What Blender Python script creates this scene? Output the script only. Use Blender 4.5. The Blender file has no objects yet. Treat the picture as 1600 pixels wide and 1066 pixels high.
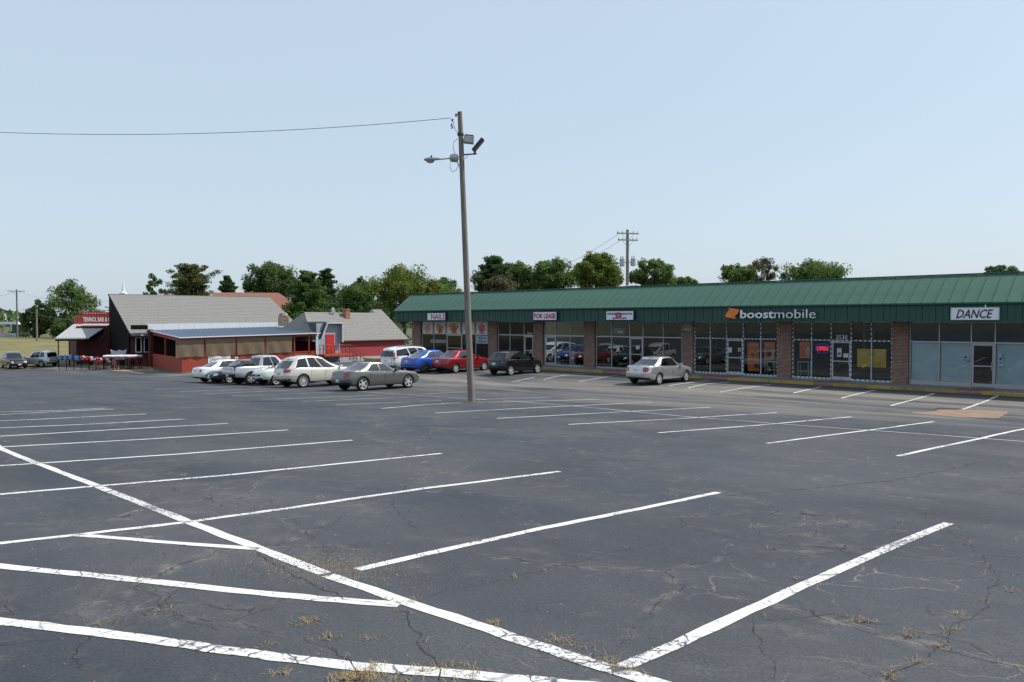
import bpy, bmesh, math, random
import numpy as np
from mathutils import Matrix, Vector

random.seed(7); RNG = np.random.default_rng(7)
scene = bpy.context.scene
C = scene.collection
# ---------------------------------------------------------------- camera
EYE = 3.4; FPX = 1240.0; PITCH = math.atan(31 / FPX)
cam = bpy.data.cameras.new('camera'); camo = bpy.data.objects.new('camera', cam); C.objects.link(camo)
cam.sensor_width = 36; cam.lens = FPX / 1600 * 36; cam.clip_start = 0.05; cam.clip_end = 6000
camo.location = (0, 0, EYE); camo.rotation_euler = (math.pi / 2 - PITCH, 0, 0)
scene.camera = camo
# ---------------------------------------------------------------- world, sun, exposure
SUN_AZ = math.radians(80); SUN_EL = math.radians(51)
w = bpy.data.worlds.new('World'); scene.world = w; w.use_nodes = True
nt = w.node_tree; nt.nodes.clear()
sky = nt.nodes.new('ShaderNodeTexSky'); sky.sky_type = 'NISHITA'; sky.sun_disc = False
sky.sun_elevation = SUN_EL; sky.sun_rotation = SUN_AZ; sky.altitude = 150
sky.air_density = 1.2; sky.dust_density = 2.2; sky.ozone_density = 3.0
bg = nt.nodes.new('ShaderNodeBackground'); bg.inputs[1].default_value = 0.15
wo = nt.nodes.new('ShaderNodeOutputWorld')
hz = nt.nodes.new('ShaderNodeMix'); hz.data_type = 'RGBA'; hz.inputs[0].default_value = .70; hz.inputs[7].default_value = (4.35, 5.15, 6.0, 1)   # summer haze: pale even veil over the clear sky
nt.links.new(sky.outputs[0], hz.inputs[6]); nt.links.new(hz.outputs[2], bg.inputs[0]); nt.links.new(bg.outputs[0], wo.inputs[0])
sl = bpy.data.lights.new('sun', 'SUN'); sl.energy = 4.6; sl.angle = math.radians(0.55); sl.color = (1.0, .955, .88)
so = bpy.data.objects.new('sun', sl); C.objects.link(so)
sd = Vector((math.sin(SUN_AZ) * math.cos(SUN_EL), math.cos(SUN_AZ) * math.cos(SUN_EL), math.sin(SUN_EL)))
so.rotation_euler = (-sd).to_track_quat('-Z', 'Y').to_euler(); so.location = (60, 10, 60)
vs = scene.view_settings; vs.view_transform = 'Standard'; vs.look = 'None'; vs.exposure = 0; vs.gamma = 1
scene.cycles.max_bounces = 8; scene.cycles.transparent_max_bounces = 12

# ---------------------------------------------------------------- geometry of the place
A = math.atan(1300 / FPX)
U = np.array([-math.sin(A), math.cos(A)]); V = np.array([math.cos(A), math.sin(A)])   # rows run along U, stalls along V

def sstep(x, a, b):  # smooth ramp, either direction
    t = np.clip((x - a) / (b - a), 0, 1); return t * t * (3 - 2 * t)

def ground(x, y):
    x = np.asarray(x, float); y = np.asarray(y, float)
    u = x * U[0] + y * U[1]; v = x * V[0] + y * V[1]
    uc = np.clip(u, -25, 100); vc = np.clip(v, -25, 60)
    plane = EYE - (1.67 + .0271 * uc + .0447 * vc)
    t = sstep(v, 22, 38)
    z = plane * (1 - t) - (.02 + 1.45 * sstep(u, 54, 76)) * t
    f = sstep(u, 104, 150)
    return z * (1 - f) + f * (0.25 + .0 * x)

def ray(px, py):
    dx = (px - 800) / FPX; dz = (533 - py) / FPX
    c, s = math.cos(PITCH), math.sin(PITCH)
    return np.array([dx, c + dz * s, -s + dz * c])

def gp(px, py):
    """pixel -> point on the ground"""
    r = ray(px, py); lo, t = 0.0, 1.0
    while t < 400:
        p = r * t
        if EYE + p[2] < ground(p[0], p[1]): break
        lo = t; t += .5
    hi = t
    for _ in range(30):
        m = (lo + hi) / 2; p = r * m
        if EYE + p[2] < ground(p[0], p[1]): hi = m
        else: lo = m
    p = r * hi
    return np.array([p[0], p[1], float(ground(p[0], p[1]))])

def at(px, py, d):
    """pixel at depth d (metres along y)"""
    r = ray(px, py); r = r * (d / r[1]); return np.array([r[0], r[1], r[2] + EYE])

def zat(py, d, px=800): return at(px, py, d)[2]

def online(P, D, px):
    """distance along ground line P + s D that shows in pixel column px"""
    r = ray(px, 533); k = r[0] / r[1]
    return (k * P[1] - P[0]) / (D[0] - k * D[1])

# ---------------------------------------------------------------- materials
MATS = {}
def mat(name, col, rough=.6, metal=0.0, var=.12, scale=6.0, bump=0.0, coat=0.0, spec=.5, emit=0.0, col2=None, detail=4, stretch=None):
    if name in MATS: return MATS[name]
    m = bpy.data.materials.new(name); m.use_nodes = True; n = m.node_tree.nodes; l = m.node_tree.links
    b = n['Principled BSDF']
    tc = n.new('ShaderNodeTexCoord'); src = tc.outputs['Object']
    if stretch:
        mp = n.new('ShaderNodeMapping'); mp.inputs['Scale'].default_value = stretch
        l.new(src, mp.inputs[0]); src = mp.outputs[0]
    nz = n.new('ShaderNodeTexNoise'); nz.inputs['Scale'].default_value = scale; nz.inputs['Detail'].default_value = detail
    l.new(src, nz.inputs['Vector'])
    mx = n.new('ShaderNodeMix'); mx.data_type = 'RGBA'
    c2 = col2 or [c * (1 - 2 * var) for c in col]
    c1 = col if col2 else [min(1, c * (1 + var)) for c in col]
    mx.inputs[6].default_value = (*c1, 1); mx.inputs[7].default_value = (*c2, 1)
    rp = n.new('ShaderNodeMapRange'); rp.inputs[1].default_value = .32; rp.inputs[2].default_value = .68
    l.new(nz.outputs[0], rp.inputs[0]); l.new(rp.outputs[0], mx.inputs[0]); l.new(mx.outputs[2], b.inputs['Base Color'])
    b.inputs['Roughness'].default_value = rough; b.inputs['Metallic'].default_value = metal
    b.inputs['Coat Weight'].default_value = coat; b.inputs['Coat Roughness'].default_value = .06
    b.inputs['Specular IOR Level'].default_value = spec
    if emit:
        b.inputs['Emission Color'].default_value = (*col, 1); b.inputs['Emission Strength'].default_value = emit
    if bump:
        bp = n.new('ShaderNodeBump'); bp.inputs['Strength'].default_value = bump; bp.inputs['Distance'].default_value = .02
        l.new(nz.outputs[0], bp.inputs['Height']); l.new(bp.outputs[0], b.inputs['Normal'])
    MATS[name] = m; return m

def glass(name, tint=(.55, .6, .6), boost=1.6, base=.04, rough=.0):
    if name in MATS: return MATS[name]
    m = bpy.data.materials.new(name); m.use_nodes = True; n = m.node_tree.nodes; l = m.node_tree.links
    n.clear(); o = n.new('ShaderNodeOutputMaterial'); mx = n.new('ShaderNodeMixShader')
    t = n.new('ShaderNodeBsdfTransparent'); t.inputs[0].default_value = (*tint, 1)
    g = n.new('ShaderNodeBsdfGlossy'); g.inputs['Roughness'].default_value = rough; g.inputs[0].default_value = (.95, .97, 1, 1)
    f = n.new('ShaderNodeFresnel'); f.inputs[0].default_value = 1.5
    ma = n.new('ShaderNodeMath'); ma.operation = 'MULTIPLY_ADD'; ma.inputs[1].default_value = boost; ma.inputs[2].default_value = base
    ma.use_clamp = True
    l.new(f.outputs[0], ma.inputs[0]); l.new(ma.outputs[0], mx.inputs[0]); l.new(t.outputs[0], mx.inputs[1]); l.new(g.outputs[0], mx.inputs[2])
    l.new(mx.outputs[0], o.inputs[0]); MATS[name] = m; return m

def brickmat(name, c1, c2, mortar, wide=.21, high=.075):
    if name in MATS: return MATS[name]
    m = bpy.data.materials.new(name); m.use_nodes = True; n = m.node_tree.nodes; l = m.node_tree.links
    b = n['Principled BSDF']; b.inputs['Roughness'].default_value = .85
    tc = n.new('ShaderNodeTexCoord'); sp = n.new('ShaderNodeSeparateXYZ'); l.new(tc.outputs['Object'], sp.inputs[0])
    ad = n.new('ShaderNodeMath'); l.new(sp.outputs[0], ad.inputs[0]); l.new(sp.outputs[1], ad.inputs[1])
    cb = n.new('ShaderNodeCombineXYZ'); l.new(ad.outputs[0], cb.inputs[0]); l.new(sp.outputs[2], cb.inputs[1])
    t = n.new('ShaderNodeTexBrick'); l.new(cb.outputs[0], t.inputs['Vector'])
    t.inputs['Color1'].default_value = (*c1, 1); t.inputs['Color2'].default_value = (*c2, 1); t.inputs['Mortar'].default_value = (*mortar, 1)
    t.inputs['Scale'].default_value = 1; t.inputs['Brick Width'].default_value = wide; t.inputs['Row Height'].default_value = high
    t.inputs['Mortar Size'].default_value = .009; t.inputs['Bias'].default_value = -.1
    nz = n.new('ShaderNodeTexNoise'); nz.inputs['Scale'].default_value = 3; l.new(tc.outputs['Object'], nz.inputs['Vector'])
    mx = n.new('ShaderNodeMix'); mx.data_type = 'RGBA'; mx.blend_type = 'MULTIPLY'; mx.inputs[0].default_value = .5
    l.new(t.outputs[0], mx.inputs[6]); l.new(nz.outputs[0], mx.inputs[7]); l.new(mx.outputs[2], b.inputs['Base Color'])
    bp = n.new('ShaderNodeBump'); bp.inputs['Strength'].default_value = .6; bp.inputs['Distance'].default_value = .008; bp.invert = True
    l.new(t.outputs[1], bp.inputs['Height']); l.new(bp.outputs[0], b.inputs['Normal'])
    MATS[name] = m; return m

def asphalt():
    m = bpy.data.materials.new('asphalt'); m.use_nodes = True; n = m.node_tree.nodes; l = m.node_tree.links
    b = n['Principled BSDF']; tc = n.new('ShaderNodeTexCoord'); P = tc.outputs['Object']
    def noise(scale, detail=5, rough=.55, vec=P, dist=0.0):
        k = n.new('ShaderNodeTexNoise'); k.inputs['Scale'].default_value = scale; k.inputs['Detail'].default_value = detail
        k.inputs['Roughness'].default_value = rough; k.inputs['Distortion'].default_value = dist; l.new(vec, k.inputs['Vector']); return k.outputs[0]
    def rng(v, a, b_, c=0.0, d=1.0):
        k = n.new('ShaderNodeMapRange'); l.new(v, k.inputs[0])
        for i, q in enumerate((a, b_, c, d)): k.inputs[i + 1].default_value = q
        return k.outputs[0]
    def math_(op, a, c):
        k = n.new('ShaderNodeMath'); k.operation = op
        for i, q in enumerate((a, c)):
            if isinstance(q, (int, float)): k.inputs[i].default_value = q
            else: l.new(q, k.inputs[i])
        return k.outputs[0]
    def mixc(f, a, c, blend='MIX'):
        k = n.new('ShaderNodeMix'); k.data_type = 'RGBA'; k.blend_type = blend
        if isinstance(f, float): k.inputs[0].default_value = f
        else: l.new(f, k.inputs[0])
        for i, q in ((6, a), (7, c)):
            if isinstance(q, tuple): k.inputs[i].default_value = (*q, 1)
            else: l.new(q, k.inputs[i])
        return k.outputs[2]
    mp = n.new('ShaderNodeMapping'); mp.inputs['Scale'].default_value = (.22, 1, 1); l.new(P, mp.inputs[0]); PS = mp.outputs[0]
    m2p = n.new('ShaderNodeMapping'); m2p.inputs['Scale'].default_value = (1, .6, 1); l.new(P, m2p.inputs[0]); PS2 = m2p.outputs[0]
    base = mixc(rng(noise(.22, 6, .6), .35, .68), (.025, .030, .041), (.052, .058, .071))
    base = mixc(rng(noise(.55, 5, .6, PS), .45, .75, 0, .55), base, (.070, .075, .085))
    # brown worn places and dust, stronger in the drive aisle by the shops
    sp = n.new('ShaderNodeSeparateXYZ'); l.new(P, sp.inputs[0])
    aisle = math_('MULTIPLY', rng(sp.outputs[1], 24, 31), rng(sp.outputs[1], 42.5, 38, 0, 1))
    dust = math_('MULTIPLY', rng(noise(.35, 6, .65, PS, .6), .40, .62), math_('ADD', math_('MULTIPLY', aisle, .85), .10))
    base = mixc(dust, base, (.205, .185, .160))
    worn = math_('MULTIPLY', rng(noise(.5, 6, .7, P, 1.2), .52, .66), rng(noise(3.5, 5, .7), .40, .6))
    base = mixc(math_('MULTIPLY', worn, .5), base, (.125, .118, .108))
    vo = n.new('ShaderNodeTexVoronoi'); vo.inputs['Scale'].default_value = .55; l.new(PS2, vo.inputs['Vector'])
    oil = math_('MULTIPLY', rng(vo.outputs[0], .20, .04), rng(noise(2.5, 4, .7), .44, .60))
    base = mixc(math_('MULTIPLY', oil, .55), base, (.014, .015, .017))
    # fine stone speckle
    sp1 = noise(55, 3, .7)
    base = mixc(.9, base, mixc(rng(sp1, .3, .72), (.55, .55, .55), (1.38, 1.38, 1.38)), 'MULTIPLY')
    v2 = n.new('ShaderNodeTexVoronoi'); v2.inputs['Scale'].default_value = 42; l.new(P, v2.inputs['Vector'])
    chip = math_('MULTIPLY', rng(v2.outputs[0], .15, .08), rng(noise(.9, 4, .7), .50, .66))
    base = mixc(math_('MULTIPLY', chip, .75), base, (.34, .325, .30))
    # cracks: a broad net and a fine net, both broken up
    wob = n.new('ShaderNodeTexNoise'); wob.inputs['Scale'].default_value = 1.4; wob.inputs['Detail'].default_value = 5; l.new(P, wob.inputs['Vector'])
    va = n.new('ShaderNodeVectorMath'); va.operation = 'MULTIPLY_ADD'; va.inputs[1].default_value = (.75, .75, 0); l.new(wob.outputs[1], va.inputs[0]); l.new(P, va.inputs[2])
    def crack(scale, wd, msc, a, c):
        k = n.new('ShaderNodeTexVoronoi'); k.feature = 'DISTANCE_TO_EDGE'; k.inputs['Scale'].default_value = scale; l.new(va.outputs[0], k.inputs['Vector'])
        msk = rng(noise(msc, 3, .6), a, c)
        return math_('MULTIPLY', rng(k.outputs[0], wd, wd * .35), msk), math_('MULTIPLY', rng(k.outputs[0], wd * 9, wd), msk)
    c1, h1 = crack(.33, .0030, .5, .46, .58)
    c2, h2 = crack(1.5, .010, .32, .54, .62)
    halo = math_('MULTIPLY', math_('MAXIMUM', h1, math_('MULTIPLY', h2, .6)), rng(noise(5, 4, .7), .48, .62))
    base = mixc(math_('MULTIPLY', halo, .5), base, (.24, .22, .18))
    c3, h3 = crack(.85, .006, .45, .50, .60)
    base = mixc(math_('MULTIPLY', math_('MULTIPLY', c3, rng(noise(7, 4, .7), .40, .58)), .7), base, (.21, .20, .185))
    ck = math_('MAXIMUM', c1, c2)
    base = mixc(math_('MULTIPLY', ck, .75), base, (.012, .012, .013))
    l.new(base, b.inputs['Base Color']); b.inputs['Roughness'].default_value = .82; b.inputs['Specular IOR Level'].default_value = .35
    hgt = math_('SUBTRACT', math_('MULTIPLY', sp1, .35), ck)
    bp = n.new('ShaderNodeBump'); bp.inputs['Strength'].default_value = .55; bp.inputs['Distance'].default_value = .012
    l.new(hgt, bp.inputs['Height']); l.new(bp.outputs[0], b.inputs['Normal'])
    return m

def paintmat(name, col, wear=.5):
    m = bpy.data.materials.new(name); m.use_nodes = True; n = m.node_tree.nodes; l = m.node_tree.links
    b = n['Principled BSDF']; b.inputs['Roughness'].default_value = .75
    tc = n.new('ShaderNodeTexCoord'); P = tc.outputs['Object']
    a = n.new('ShaderNodeTexNoise'); a.inputs['Scale'].default_value = 26; a.inputs['Detail'].default_value = 6; a.inputs['Roughness'].default_value = .75; l.new(P, a.inputs['Vector'])
    g = n.new('ShaderNodeTexNoise'); g.inputs['Scale'].default_value = .7; g.inputs['Detail'].default_value = 3; l.new(P, g.inputs['Vector'])
    wv = n.new('ShaderNodeTexNoise'); wv.inputs['Scale'].default_value = 2.2; wv.inputs['Detail'].default_value = 4; l.new(P, wv.inputs['Vector'])
    va = n.new('ShaderNodeVectorMath'); va.operation = 'MULTIPLY_ADD'; va.inputs[1].default_value = (.5, .5, 0); l.new(wv.outputs[1], va.inputs[0]); l.new(P, va.inputs[2])
    vo = n.new('ShaderNodeTexVoronoi'); vo.feature = 'DISTANCE_TO_EDGE'; vo.inputs['Scale'].default_value = 3.2; l.new(va.outputs[0], vo.inputs['Vector'])
    ad = n.new('ShaderNodeMath'); ad.operation = 'ADD'; l.new(a.outputs[0], ad.inputs[0])
    m2 = n.new('ShaderNodeMath'); m2.operation = 'MULTIPLY'; m2.inputs[1].default_value = .55; l.new(g.outputs[0], m2.inputs[0]); l.new(m2.outputs[0], ad.inputs[1])
    r = n.new('ShaderNodeMapRange'); r.inputs[1].default_value = .92 - .1 * wear; r.inputs[2].default_value = 1.0 - .08 * wear; l.new(ad.outputs[0], r.inputs[0])
    r2 = n.new('ShaderNodeMapRange'); r2.inputs[1].default_value = .022; r2.inputs[2].default_value = .010; l.new(vo.outputs[0], r2.inputs[0])
    gm = n.new('ShaderNodeMapRange'); gm.inputs[1].default_value = .42; gm.inputs[2].default_value = .54; l.new(g.outputs[0], gm.inputs[0])
    m3 = n.new('ShaderNodeMath'); m3.operation = 'MULTIPLY'; l.new(r2.outputs[0], m3.inputs[0]); l.new(gm.outputs[0], m3.inputs[1])
    mxx = n.new('ShaderNodeMath'); mxx.operation = 'MAXIMUM'; l.new(r.outputs[0], mxx.inputs[0]); l.new(m3.outputs[0], mxx.inputs[1])
    mx = n.new('ShaderNodeMix'); mx.data_type = 'RGBA'; mx.inputs[6].default_value = (*col, 1); mx.inputs[7].default_value = (.09, .09, .095, 1)
    l.new(mxx.outputs[0], mx.inputs[0]); l.new(mx.outputs[2], b.inputs['Base Color'])
    return m

def leafmat(name, c1, c2):
    m = bpy.data.materials.new(name); m.use_nodes = True; n = m.node_tree.nodes; l = m.node_tree.links
    b = n['Principled BSDF']; b.inputs['Roughness'].default_value = .65; b.inputs['Specular IOR Level'].default_value = .25
    tc = n.new('ShaderNodeTexCoord'); nz = n.new('ShaderNodeTexNoise'); nz.inputs['Scale'].default_value = .9; nz.inputs['Detail'].default_value = 4
    l.new(tc.outputs['Object'], nz.inputs['Vector'])
    r = n.new('ShaderNodeMapRange'); r.inputs[1].default_value = .36; r.inputs[2].default_value = .64; l.new(nz.outputs[0], r.inputs[0])
    mx = n.new('ShaderNodeMix'); mx.data_type = 'RGBA'; mx.inputs[6].default_value = (*c1, 1); mx.inputs[7].default_value = (*c2, 1)
    l.new(r.outputs[0], mx.inputs[0]); l.new(mx.outputs[2], b.inputs['Base Color'])
    tr = n.new('ShaderNodeBsdfTranslucent'); l.new(mx.outputs[2], tr.inputs[0])
    ms = n.new('ShaderNodeMixShader'); ms.inputs[0].default_value = .48
    o = n['Material Output']; l.new(b.outputs[0], ms.inputs[1]); l.new(tr.outputs[0], ms.inputs[2]); l.new(ms.outputs[0], o.inputs[0])
    return m

# ---------------------------------------------------------------- mesh helpers
class MB:
    def __init__(s): s.v = []; s.f = []; s.sm = []
    def add(s, vs, fs, smooth=False):
        o = len(s.v); s.v += [tuple(map(float, p)) for p in vs]
        for f in fs: s.f.append(tuple(i + o for i in f)); s.sm.append(smooth)
        return s
    def box(s, x0, x1, y0, y1, z0, z1, b=0.0):
        if b <= 0:
            vs = [(x, y, z) for z in (z0, z1) for y in (y0, y1) for x in (x0, x1)]
            return s.add(vs, [(0, 2, 3, 1), (4, 5, 7, 6), (0, 1, 5, 4), (1, 3, 7, 5), (3, 2, 6, 7), (2, 0, 4, 6)])
        c = ((x0 + x1) / 2, (y0 + y1) / 2)
        rings = []
        for z, k in ((z0, b), (z0 + b, 0), (z1 - b, 0), (z1, b)):
            xa, xb, ya, yb = x0 + k, x1 - k, y0 + k, y1 - k; q = b * .7
            rings.append([(xa + q, ya, z), (xb - q, ya, z), (xb, ya + q, z), (xb, yb - q, z), (xb - q, yb, z), (xa + q, yb, z), (xa, yb - q, z), (xa, ya + q, z)])
        return s.loft(rings, True, True)
    def obox(s, M, x0, x1, y0, y1, z0, z1):
        vs = [M @ Vector((x, y, z)) for z in (z0, z1) for y in (y0, y1) for x in (x0, x1)]
        return s.add(vs, [(0, 2, 3, 1), (4, 5, 7, 6), (0, 1, 5, 4), (1, 3, 7, 5), (3, 2, 6, 7), (2, 0, 4, 6)])
    def loft(s, rings, c0=False, c1=False, smooth=False):
        k = len(rings[0]); vs = [p for r in rings for p in r]; fs = []
        for i in range(len(rings) - 1):
            for j in range(k): fs.append((i * k + j, i * k + (j + 1) % k, (i + 1) * k + (j + 1) % k, (i + 1) * k + j))
        o = len(s.v); s.add(vs, fs, smooth)
        if c0: s.f.append(tuple(o + j for j in reversed(range(k)))); s.sm.append(False)
        if c1: s.f.append(tuple(o + (len(rings) - 1) * k + j for j in range(k))); s.sm.append(False)
        return s
    def tube(s, pts, rad, n=8, caps=True):
        pts = [Vector(p) for p in pts]; rings = []
        for i, p in enumerate(pts):
            d = (pts[min(i + 1, len(pts) - 1)] - pts[max(i - 1, 0)]).normalized()
            a = d.cross(Vector((0, 0, 1)));
            if a.length < 1e-3: a = d.cross(Vector((1, 0, 0)))
            a.normalize(); b = d.cross(a)
            r = rad[i] if isinstance(rad, (list, tuple)) else rad
            rings.append([p + (a * math.cos(t) + b * math.sin(t)) * r for t in [2 * math.pi * j / n for j in range(n)]])
        return s.loft(rings, caps, caps, True)
    def grid(s, P, smooth=True):
        P = np.asarray(P, float); a, b = P.shape[:2]
        fs = [(i * b + j, i * b + j + 1, (i + 1) * b + j + 1, (i + 1) * b + j) for i in range(a - 1) for j in range(b - 1)]
        return s.add(P.reshape(-1, 3), fs, smooth)
    def poly(s, pts): return s.add(pts, [tuple(range(len(pts)))])
    def prism(s, pts, off):
        off = np.array(off, float); a = [np.array(p, float) for p in pts]; b = [p + off for p in a]; k = len(a)
        return s.add(a + b, [tuple(reversed(range(k))), tuple(range(k, 2 * k))] + [(i, (i + 1) % k, k + (i + 1) % k, k + i) for i in range(k)])
    def mesh(s, name):
        m = bpy.data.meshes.new(name); m.from_pydata(s.v, [], s.f); m.polygons.foreach_set('use_smooth', s.sm); m.update(); return m
    def build(s, name, material, parent=None, fix=True):
        m = s.mesh(name)
        if fix:
            bm = bmesh.new(); bm.from_mesh(m); bmesh.ops.recalc_face_normals(bm, faces=bm.faces); bm.to_mesh(m); bm.free()
        if any(s.sm): m.set_sharp_from_angle(angle=math.radians(42))
        return link(name, m, material, parent)

def link(name, mesh, material, parent=None):
    o = bpy.data.objects.new(name, mesh); C.objects.link(o)
    if material is not None and len(mesh.materials) == 0: mesh.materials.append(material)
    if parent: o.parent = parent
    return o
def tag(o, label, cat, group=None):
    o['label'] = label; o['category'] = cat
    if group: o['group'] = group
    return o
def struct(o): o['kind'] = 'structure'; return o
def stuff(o): o['kind'] = 'stuff'; return o
def thing(name, label, cat, loc=(0, 0, 0), rz=0.0, group=None):
    o = bpy.data.objects.new(name, None); C.objects.link(o); o.location = tuple(map(float, loc)); o.rotation_euler = (0, 0, rz); o.empty_display_size = .2
    return tag(o, label, cat, group)

def text(name, s, material, parent, x0, x1, z0, z1, y, depth=.02, shear=0.0, bold=0.0, fit=True):
    """lettering in the local x-z plane facing -y"""
    cu = bpy.data.curves.new(name, 'FONT'); cu.body = s; cu.size = 1; cu.extrude = .5; cu.shear = shear; cu.offset = bold; cu.resolution_u = 2
    t = bpy.data.objects.new(name, cu); C.objects.link(t)
    dg = bpy.context.evaluated_depsgraph_get(); me = bpy.data.meshes.new_from_object(t.evaluated_get(dg)); bpy.data.objects.remove(t)
    n = len(me.vertices); co = np.zeros(n * 3); me.vertices.foreach_get('co', co); co = co.reshape(-1, 3)
    lo, hi = co.min(0), co.max(0)
    fx = (x1 - x0) / (hi[0] - lo[0]); fz = (z1 - z0) / (hi[1] - lo[1])
    q = np.stack([x0 + (co[:, 0] - lo[0]) * fx, y - (co[:, 2] - lo[2]) * depth, z0 + (co[:, 1] - lo[1]) * fz], 1)
    me.vertices.foreach_set('co', q.ravel()); me.update()
    me.materials.clear()
    return link(name, me, material, parent)

# ================================================================ GROUND
M_asph = asphalt(); M_white = paintmat('road_paint_white', (.63, .63, .62), .95); M_worn = paintmat('road_paint_worn', (.50, .50, .50), 1.1)
M_yel = paintmat('kerb_paint_yellow', (.40, .28, .055), 1.0)
M_grass = mat('field_grass', (.125, .122, .040), .95, col2=(.20, .165, .07), scale=.35, bump=.3, stretch=(.5, 1, 1))
M_conc = mat('concrete', (.30, .28, .25), .9, scale=3, bump=.1)

ROT = math.atan2(-U[1], -U[0])           # local x runs along -U, local y along V
def uv(s, t): return np.array([-U[0] * s + V[0] * t, -U[1] * s + V[1] * t])
# terrain to the horizon
xs = np.unique(np.concatenate([np.linspace(-3000, -320, 12), np.arange(-300, 301, 4.), np.linspace(320, 3000, 12)]))
X, Y = np.meshgrid(xs, xs); Z = ground(X, Y) - .05
UU = X * U[0] + Y * U[1]; VV = X * V[0] + Y * V[1]
Z -= .45 * sstep(UU, 106, 99) * sstep(UU, -85, -75) * sstep(VV, 68, 63) * sstep(VV, -86, -78)
R = np.hypot(X, Y)
M_terr = mat('rough_ground', (.060, .072, .032), .95, col2=(.10, .095, .05), scale=.2, bump=.3)
b = MB(); b.grid(np.stack([X, Y, Z], -1)); terr = struct(b.build('terrain', M_terr))
fu = np.arange(100.5, 175, 3.); fv = np.arange(-60, 90, 3.); FU, FV = np.meshgrid(fu, fv); FX = FU * U[0] + FV * V[0]; FY = FU * U[1] + FV * V[1]
b = MB(); b.grid(np.stack([FX, FY, ground(FX, FY) + .02 - .3 * sstep(FU, 104, 100.5)], -1)); struct(b.build('grass_field', M_grass))
# parking lot sheet in its own row / stall axes
ss = np.arange(-104, 80.1, 1.); tt = np.append(np.arange(-80, 41.5, .9), 41.85)
S, T = np.meshgrid(ss, tt)
WX = -U[0] * S + V[0] * T; WY = -U[1] * S + V[1] * T
b = MB(); b.grid(np.stack([S, T, ground(WX, WY)], -1)); lot = struct(b.build('parking_lot', M_asph)); lot.rotation_euler = (0, 0, ROT)

s2 = np.arange(-104, -57.9, 1.); t2 = np.append(41.85, np.arange(42.5, 64, 1.)); S2, T2 = np.meshgrid(s2, t2)
b = MB(); b.grid(np.stack([S2, T2, ground(-U[0] * S2 + V[0] * T2, -U[1] * S2 + V[1] * T2)], -1)); side = struct(b.build('side_lot', M_asph)); side.rotation_euler = (0, 0, ROT)
def lotz(s, t): p = uv(s, t); return float(ground(p[0], p[1]))
def tost(p): return (-U[0] * p[0] - U[1] * p[1], V[0] * p[0] + V[1] * p[1])

def stripe(pix, width, material=None, name='painted_line', dz=.004, wob=.006):
    fine = []
    for a, c in zip(pix[:-1], pix[1:]):
        k = max(1, int(math.dist(a, c) / 30)); fine += [(a[0] + (c[0] - a[0]) * i / k, a[1] + (c[1] - a[1]) * i / k) for i in range(k)]
    pts = [tost(gp(*p)) for p in fine + [pix[-1]]]; b = MB(); rows = []
    dense = []
    for a, c in zip(pts[:-1], pts[1:]):
        d = math.dist(a, c); k = max(1, int(d / .35))
        dense += [(a[0] + (c[0] - a[0]) * i / k, a[1] + (c[1] - a[1]) * i / k) for i in range(k)]
    dense.append(pts[-1]); ph = random.random() * 9
    for i, p in enumerate(dense):
        a = dense[max(i - 1, 0)]; c = dense[min(i + 1, len(dense) - 1)]
        dx, dy = c[0] - a[0], c[1] - a[1]; l = math.hypot(dx, dy) or 1; nx, ny = -dy / l, dx / l
        o = .012 * math.sin(i * .35 + ph) + random.uniform(-wob, wob); h1 = width / 2 + random.uniform(-wob, wob); h2 = width / 2 + random.uniform(-wob, wob)
        q = [(p[0] + nx * (o + h1), p[1] + ny * (o + h1)), (p[0] + nx * (o - h2), p[1] + ny * (o - h2))]
        rows.append([(x, y, lotz(x, y) + dz) for x, y in q])
    b.grid(rows, False); return b.build(name, material or M_white, lot, fix=False)

# first row, long diagonal line, then the hatch at the lower left
for pix in [[(966, 1047), (1225, 928), (1482, 818)], [(560, 891), (845, 826), (1124, 770)], [(0, 850), (300, 815), (450, 795), (660, 764), (874, 737)],
            [(0, 773), (350, 743), (690, 709)], [(0, 728), (280, 710), (550, 688)], [(0, 699), (220, 687), (330, 680), (450, 672)],
            [(0, 682), (190, 671), (357, 662)], [(0, 669), (140, 663), (288, 655)], [(0, 658), (60, 655.5), (228, 647)]]:
    stripe(pix, .105)
stripe([(0, 648), (100, 643), (178, 639.5)], .1); stripe([(0, 644), (90, 641.5), (166, 638)], .1)
stripe([(-60, 662), (0, 701), (240, 795), (410, 858), (508, 897)], .118)
stripe([(512, 900), (640, 944), (800, 995), (1010, 1063), (1130, 1105)], .118)
stripe([(115, 836), (240, 847), (405, 858)], .10)
stripe([(-120, 868), (0, 884), (300, 917), (470, 933), (625, 945)], .115)
stripe([(-120, 953), (0, 972), (300, 1008), (560, 1043), (860, 1066), (1100, 1088)], .115)
# second, double row
for pix in [[(1403, 713), (1500, 692), (1640, 662)], [(1198, 693), (1330, 676), (1460, 659)], [(1029, 676.5), (1180, 665), (1330, 651.5)], [(889, 663.5), (1050, 655), (1214, 645)],
            [(776, 654), (950, 645), (1110, 636.5)], [(679, 645.5), (850, 636.5), (1018, 628.5)], [(596, 638.5), (660, 633), (722, 629.5)], [(748, 629), (850, 626.5), (938, 624)]]:
    stripe(pix, .105)
stripe([(788, 626), (900, 635), (1060, 650), (1250, 665), (1450, 679), (1640, 693)], .09, M_worn)
for pix in [[(525, 633), (690, 626)], [(470, 628), (640, 620.5)], [(410, 624.5), (590, 617.5)], [(362, 619), (520, 613)], [(318, 615.5), (470, 609.5)], [(280, 612), (420, 607)], [(242, 608.5), (360, 604.5)],
            [(745, 624.5), (862, 620.5)], [(655, 616), (728, 612.5)], [(560, 612), (640, 617), (760, 625)]]:
    stripe(pix, .09, M_worn)
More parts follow.
